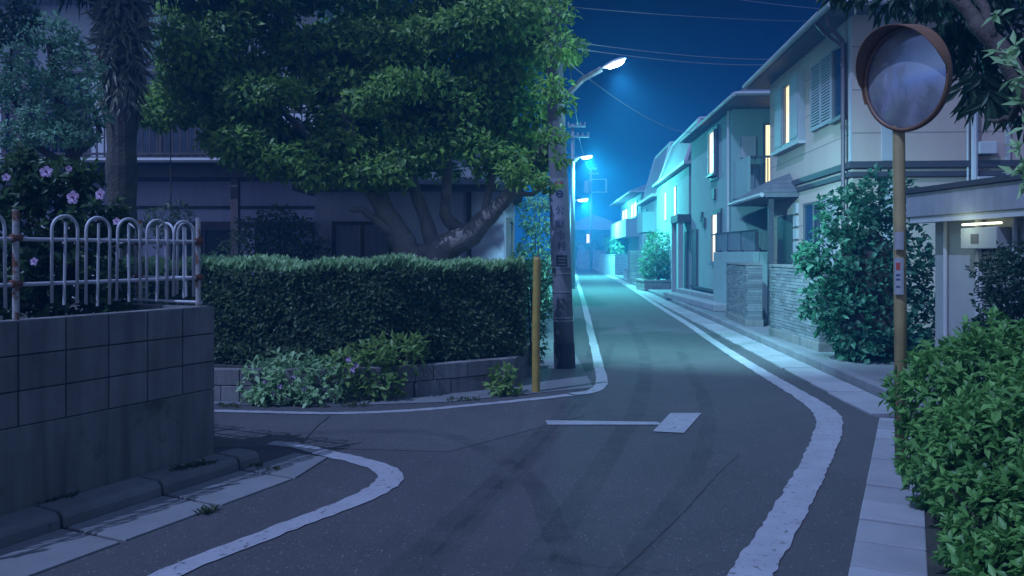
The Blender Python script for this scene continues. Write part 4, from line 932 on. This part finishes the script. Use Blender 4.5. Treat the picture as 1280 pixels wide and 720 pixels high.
limb([(545, 318, 10.9), (535, 285, 10.95), (520, 240, 11), (508, 205, 11.1), (490, 120, 11.2)], [.14, .1, .085, .075, .04])
limb([(520, 320, 10.9), (560, 308, 10.95), (580, 296, 11.0), (556, 268, 11.0), (560, 200, 11.2), (580, 100, 11.3)], [.16, .13, .1, .08, .06, .03])
limb([(500, 300, 10.85), (480, 285, 10.7), (452, 262, 10.6), (438, 262, 10.5)], [.07, .06, .045, .03])
limb([(605, 275, 10.8), (612, 240, 10.9), (618, 212, 11), (640, 150, 11.1)], [.06, .05, .04, .02])
limb([(640, 240, 10.75), (665, 242, 10.6), (690, 228, 10.4)], [.04, .03, .015])
limb([(460, 225, 10.8), (400, 180, 11), (330, 120, 11.3)], [.08, .06, .03])
tr.build('trunk', M['bark'], bt, smooth=True)
# palm
pb = W(152, 425, 9.6); pm = thing('palm_tree', (pb.x, pb.y, .3), 'shaggy-trunked palm in front of the old house balcony', 'palm')
b = MB(); b.tube([(pb.x, pb.y, z) for z in np.linspace(.3, 5.45, 24)], [.17+.012*math.sin(i*2.1) for i in range(24)], 14); b.build('trunk', M['palmbark'], pm)
b = MB(); n = 1200; z = 3.2+2.2*RNG.random(n)**.8; a = RNG.random(n)*2*np.pi; rr = .15+.05*RNG.random(n)
P = np.stack([pb.x+rr*np.cos(a), pb.y+rr*np.sin(a), z], 1); rad = np.stack([np.cos(a), np.sin(a), 0*a], 1)
D = rad*.45+unit(n)*.3-UP*.7+UP*np.where(z > 3.7, .7*RNG.random(n), 0)[:, None]; b.leaves(P, D, rad+unit(n)*.3, .12+.2*RNG.random(n)*np.where(z > 3.6, 1, .5), .035, .2); b.build('fibre_skirt', M['lf_skirt'], pm)
for kf in range(20):
    a = kf*2*math.pi/20+random.uniform(-.1, .1); pit = random.uniform(-.25, .95); L = random.uniform(.8, 1.05); d0 = Vector((math.cos(a)*math.cos(pit), math.sin(a)*math.cos(pit), math.sin(pit))); p0 = Vector((pb.x, pb.y, 5.4)); 
    b = MB(); p1 = p0+d0*L; b.tube([p0, p0.lerp(p1, .5)+Vector((0, 0, .05)), p1], [.02, .014, .01], 5)
    sd = d0.cross(Vector((0, 0, 1))).normalized(); m_ = 26
    ang = np.linspace(-1.7, 1.7, m_); D = np.array([list(d0*math.cos(t)+sd*math.sin(t)-Vector((0, 0, .55+.25*random.random()))) for t in ang]); b.leaves(np.repeat(np.array([p1]), m_, 0), D, np.repeat(np.array([[0, 0, 1.]]), m_, 0)+unit(m_)*.2, .55+.2*RNG.random(m_), .045, .25); b.build('frond', M['lf_palm'], pm)
# clipped cloud tree at the far left
ct = thing('cloud_pruned_tree', W(75, 440, 8.6), 'pad-clipped garden tree at the left edge beside the palm', 'tree')
b = MB()
for u, v, d, rx, rz in ((60, 40, 8.6, .3, .16), (10, 65, 8.5, .3, .18), (35, 105, 8.4, .34, .18), (95, 85, 8.6, .28, .18), (100, 115, 8.3, .22, .13), (55, 145, 8.3, .26, .14), (110, 145, 8.4, .22, .12), (15, 170, 8.3, .28, .13), (75, 170, 8.2, .2, .11), (-20, 120, 8.4, .3, .2), (105, 172, 8.3, .14, .08), (85, 60, 8.7, .2, .12)):
    blob(b, W(u, v, d), (rx, rx*.9, rz), int(5200*rx*rx)+60, .065, .45, .35, .3, .8)
b.build('crown', M['lf_pine'], ct)
tr = MB(); limb([(72, 440, 8.6), (80, 300, 8.6), (92, 200, 8.6), (75, 130, 8.6), (60, 50, 8.6)], [.09, .08, .07, .05, .025]); limb([(92, 200, 8.6), (125, 165, 8.5), (108, 110, 8.5)], [.04, .03, .015]); limb([(85, 210, 8.6), (45, 180, 8.5), (10, 110, 8.5), (15, 60, 8.5)], [.05, .035, .025, .012]); tr.build('trunk', M['darkbark'], ct)
# dark overhanging branches top left
ot = thing('overhanging_tree', W(-60, 400, 8.2), 'dark leafy branches hanging into the top left corner', 'tree')
b = MB()
for u, v, d, r in ((5, 8, 8, .26), (-15, 40, 8, .2), (32, 20, 8.1, .18), (18, 40, 7.9, .12)): blob(b, W(u, v, d), (r, r, r*.7), int(2600*r*r)+40, .075, .4, .2, .8)
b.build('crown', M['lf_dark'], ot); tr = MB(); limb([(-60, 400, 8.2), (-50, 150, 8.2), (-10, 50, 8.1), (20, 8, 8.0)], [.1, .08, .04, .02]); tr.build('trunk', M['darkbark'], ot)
# hibiscus
hb = thing('hibiscus_bush', W(70, 402, 5.6), 'dark hibiscus bush with mauve flowers inside the railing', 'bush')
b = MB(); hc = [(20, 230, 5.4, .2), (70, 235, 5.5, .2), (110, 265, 5.5, .19), (40, 290, 5.4, .26), (95, 320, 5.5, .24), (20, 345, 5.3, .26), (130, 345, 5.6, .17), (70, 372, 5.5, .22), (-25, 270, 5.3, .3), (35, 205, 5.4, .12), (100, 225, 5.5, .12), (140, 285, 5.7, .13), (135, 380, 5.6, .15), (-20, 360, 5.2, .25)]
for u, v, d, r in hc:
    n = int(1700*r*r*4)//5+12; dd = unit(n); P = np.array(W(u, v, d))+dd*r*(.35+.75*RNG.random(n))[:, None]; sprigs(b, P, dd+UP*.5, 5, .075, .5)
b.build('foliage', M['lf_hib'], hb)
s = MB()
for u, v, d, r in hc: s.tube([W(70, 402, 5.6)+Vector((random.uniform(-.15, .15), random.uniform(-.1, .1), 0)), W((u+70)/2, (v+400)/2, d), W(u, v, d)+Vector((0, 0, .1))], [.014, .01, .005], 5)
s.build('stem', M['darkbark'], hb)
for u, v, d, r in ((92, 247, 5.1, .05), (58, 215, 5.2, .045), (126, 243, 5.2, .042), (43, 327, 5.05, .03), (86, 211, 5.3, .025), (8, 222, 5.1, .03), (146, 277, 5.4, .03)):
    f = MB(); c = W(u, v, d); ax = Vector((random.uniform(-.3, .5), -1, random.uniform(0, .4))).normalized(); e1_ = ax.cross(Vector((0, 0, 1))).normalized(); e2_ = e1_.cross(ax)
    for k in range(5):
        for j in (-.32, 0, .32):
            t = 2*math.pi*k/5+j+.3; f.leaves(np.array([c]), np.array([e1_*math.cos(t)+e2_*math.sin(t)+ax*.3]), np.array([ax]), r*(1 if j == 0 else .92), r*.62, .12)
    fl = f.build('flower', M['petal'], hb); f = MB(); f.tube([c-ax*.002, c+ax*r*.35, c+ax*r*.6], [r*.2, r*.12, r*.06], 6); f.build('stamen', M['petalc'], fl)
# big ivy-clad bush, right
iv = shrub('ivy_bush', 'tall ivy-covered bush between the brick wall and the mirror post', 'bush',
  [cl(1060, 270, 10.9, (.38, .4, .42)), cl(1100, 250, 11.0, (.4, .4, .4)), cl(1040, 320, 10.8, (.4, .4, .4)), cl(1030, 380, 10.7, (.26, .35, .35)), cl(1085, 350, 10.7, (.5, .45, .55)), cl(1075, 410, 10.6, (.42, .4, .5)), cl(1130, 330, 10.8, (.38, .4, .55)), cl(1140, 400, 10.7, (.32, .4, .5)), cl(1120, 425, 10.6, (.4, .4, .45)), cl(1088, 440, 10.5, (.36, .35, .3)), cl(1010, 325, 11.1, (.14, .3, .2))], .1, M['lf_ivy'], .62, density=1500)
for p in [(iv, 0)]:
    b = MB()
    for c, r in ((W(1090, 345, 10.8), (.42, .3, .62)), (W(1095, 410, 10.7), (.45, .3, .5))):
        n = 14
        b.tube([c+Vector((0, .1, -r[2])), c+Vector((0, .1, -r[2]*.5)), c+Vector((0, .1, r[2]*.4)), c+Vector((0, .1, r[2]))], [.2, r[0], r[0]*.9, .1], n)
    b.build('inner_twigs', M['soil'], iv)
shrub('round_bush', 'dark rounded bush in front of the garage meter box', 'bush', [cl(1255, 345, 7.6, (.26, .28, .26)), cl(1280, 360, 7.5, (.34, .3, .36)), cl(1262, 390, 7.5, (.3, .3, .35)), cl(1270, 440, 7.5, (.36, .3, .45)), cl(1240, 430, 7.6, (.22, .25, .3)), cl(1275, 325, 7.6, (.18, .2, .16))], .06, M['lf_dark'], .5, density=1500)
# near bush, right foreground
nb = thing('near_bush', (2.6, 4.2, .02), 'leafy clipped bush in the right foreground at the mirror post foot', 'bush')
b = MB(); nc = [((2.46, 4.75, .62), (.38, .38, .40)), ((2.85, 4.95, .70), (.45, .4, .40)), ((3.3, 5.0, .66), (.45, .4, .42)), ((2.15, 4.0, .42), (.26, .36, .36)), ((2.45, 4.05, .52), (.36, .36, .38)), ((2.8, 4.2, .6), (.4, .36, .38)), ((2.12, 3.6, .25), (.23, .32, .27)), ((2.35, 3.45, .36), (.3, .32, .32)), ((2.7, 3.5, .42), (.34, .3, .34)), ((2.35, 4.55, .32), (.3, .35, .32)), ((2.2, 3.15, .28), (.32, .3, .28)), ((3.1, 3.8, .5), (.4, .36, .36)), ((1.98, 3.2, .18), (.22, .3, .2)), ((2.05, 3.55, .15), (.2, .3, .18))]
nc = [((c[0]+(.2 if c[1] > 3.8 else .1), c[1], c[2]), r) for c, r in nc]
for c, r in nc:
    n = int(900*np.mean(np.array(r))**2*4); d = unit(n); lump = 1+.12*np.sin(d[:, 0]*6+c[0]*8)*np.sin(d[:, 2]*6+c[1]*5)
    P = np.array(c)+d*np.array(r)*(lump*(.72+.3*RNG.random(n)))[:, None]; k = (P[:, 2] > .03); sprigs(b, P[k], d[k]+UP*.55, 5, .062, .46, .85)
b.build('foliage', M['lf_near'], nb)
b = MB()
for c, r in nc:
    for k in range(3): b.tube([(c[0]+random.uniform(-.1, .1), c[1]+random.uniform(-.1, .1), .02), (c[0]+random.uniform(-.1, .1), c[1], c[2]*.6), (c[0]+random.uniform(-.2, .2), c[1]+random.uniform(-.2, .2), c[2]+.15)], [.014, .01, .005], 5)
b.build('stem', M['darkbark'], nb)
# overhanging broad-leaved tree, top right
rt = thing('camellia_tree', (3.75, 4.7, .02), 'dark tree leaning into the top right corner with pale broad leaves', 'tree')
tr = MB(); limb([(1440, 620, 4.6), (1400, 330, 4.6), (1330, 190, 4.7), (1285, 118, 4.8), (1245, 55, 4.9), (1215, 20, 5.0), (1185, -15, 5.1), (1140, -60, 5.2)], [.1, .09, .075, .06, .05, .045, .038, .03])
limb([(1240, 50, 4.9), (1225, 0, 5.0), (1215, -40, 5.1)], [.03, .026, .02]); limb([(1285, 118, 4.8), (1262, 150, 5.0), (1235, 150, 5.2)], [.03, .02, .01]); limb([(1200, 0, 5.0), (1120, -20, 5.6), (1060, -5, 6)], [.02, .014, .008]); limb([(1330, 190, 4.7), (1300, 230, 4.4), (1275, 215, 4.3)], [.03, .015, .006]); limb([(1330, 190, 4.7), (1295, 110, 4.3), (1265, 80, 4.25)], [.03, .015, .006]); tr.build('trunk', M['darkbark'], rt, smooth=True)
b = MB()
for u, v, d, r in ((1075, -12, 6.2, .12), (1115, -8, 6.1, .17), (1160, -5, 6.0, .2), (1200, 15, 6.1, .25), (1250, 30, 6.1, .28), (1290, 60, 6.1, .28), (1215, 70, 6.2, .2), (1245, 95, 6.2, .2), (1280, 130, 6.1, .18), (1225, -20, 5.9, .3), (1195, 50, 6.2, .16), (1050, -22, 6.3, .12)):
    n = int(1900*r*r)+15; dd = unit(n); P = np.array(W(u, v, d))+dd*r*(.3+.75*RNG.random(n))[:, None]; b.leaves(P, dd*.5+unit(n)*.6-UP*.35, UP+unit(n)*.5, .12+.06*RNG.random(n), .045)
for u, v, d in ((1210, 110, 6.0), (1235, 120, 5.9), (1222, 95, 6.0), (1250, 110, 6.0)):
    m_ = 16; P = np.repeat(np.array([W(u, v, d)]), m_, 0)+unit(m_)*.05; t_ = np.linspace(-1.1, 1.1, m_); b.leaves(P, np.stack([np.sin(t_), -.2+0*t_, -np.cos(t_)], 1), unit(m_)*.3+np.array([0, -1, .2]), .2+.1*RNG.random(m_), .05)
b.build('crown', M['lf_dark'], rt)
b = MB()
for u, v, d in ((1270, 62, 4.25), (1258, 78, 4.2), (1278, 95, 4.2), (1262, 102, 4.25), (1250, 66, 4.3), (1285, 160, 4.2), (1272, 215, 4.25), (1286, 200, 4.2), (1275, 185, 4.25), (1245, 20, 4.6), (1282, 130, 4.2), (1284, 228, 4.2)):
    m_ = 7; P = np.repeat(np.array([W(u, v, d)]), m_, 0)+unit(m_)*.02; D = unit(m_)+np.array([-.2, -.3, -.1]); b.leaves(P, D, UP+unit(m_)*.5+np.array([-.4, -.6, 0]), .085+.03*RNG.random(m_), .034)
b.build('pale_leaves', M['lf_pale_moonlit'], rt)  # paler green paints in the light on these nearer leaves
# shrubs along the street and gardens
shrub('round_bush', 'rounded green bush growing out of the low brick planter', 'bush', [((6.0, 33, 1.1), (.7, .75, .7)), ((6.05, 33.1, 1.75), (.6, .65, .75)), ((5.75, 33, .85), (.45, .6, .4)), ((6.4, 33, .95), (.45, .6, .5))], .13, M['lf_far'], .5, density=1100)
shrub('bed_shrub', 'bushy shrub filling the tall pale block bed', 'bush', [((7.6, 56, 2.1), (.7, .9, .8)), ((7.7, 60, 2.3), (.7, 1.2, .9)), ((7.9, 55.3, 2.4), (.5, .6, .7)), ((8.1, 62, 2.3), (.6, 1, .9))], .18, M['lf_far'], .5, density=900)
shrub('hedge_shrub', 'low dark shrub before the far end house', 'bush', [((6.4, 86, 1.9), (.9, .8, .9)), ((8.8, 86, 2.0), (1.2, .8, .9)), ((10.2, 86, 2.0), (1.2, .8, 1.1))], .25, M['lf_far'], .5, density=900)
shrub('tall_shrub', 'pale leafy shrub between the mauve house and the utility pole', 'bush', [cl(668, 270, 15, (.3, .3, .42)), cl(672, 310, 15, (.36, .4, .5)), cl(664, 360, 15, (.4, .4, .6)), cl(682, 350, 14.5, (.3, .4, .6)), cl(675, 250, 15.3, (.2, .2, .25))], .09, M['lf_pine'], .5, density=1000)
shrub('corner_shrub', 'dark green shrub at the hedge corner behind the yellow post', 'bush', [cl(662, 350, 9.9, (.17, .3, .24)), cl(673, 385, 10.0, (.16, .3, .26)), cl(668, 430, 10.0, (.14, .25, .24)), cl(655, 325, 10.0, (.14, .2, .16)), cl(676, 345, 10.1, (.12, .2, .16))], .07, M['lf_far'], .5, density=1000)
shrub('garden_shrub', 'dark rounded shrub in front of the old house veranda', 'bush', [cl(330, 295, 12.8, (.5, .4, .4)), cl(370, 300, 12.8, (.45, .4, .4)), cl(350, 280, 12.9, (.4, .4, .3)), cl(310, 320, 12.8, (.5, .4, .4)), cl(385, 320, 12.8, (.35, .3, .3))], .075, M['lf_hedge'], .5, density=900)
shrub('small_shrub', 'thin twiggy shrub under the veranda left of the rounded shrub', 'bush', [cl(200, 270, 12, (.25, .2, .14)), cl(225, 262, 12, (.2, .2, .12)), cl(190, 290, 12, (.2, .2, .2)), cl(215, 285, 12, (.3, .2, .2))], .07, M['lf_hedge'], .45, density=500)
shrub('roof_tree', 'small green treetop showing above the balcony right of the palm', 'tree', [cl(215, 35, 12.5, (.35, .3, .2)), cl(200, 50, 12.5, (.25, .25, .15)), cl(228, 50, 12.5, (.25, .25, .16)), cl(210, 70, 12.6, (.3, .3, .25)), cl(215, 110, 12.6, (.3, .3, .3))], .08, M['lf_pine'], .45, density=800, stems=[(tuple(W(212, 420, 12.6)), tuple(W(212, 60, 12.6)))])
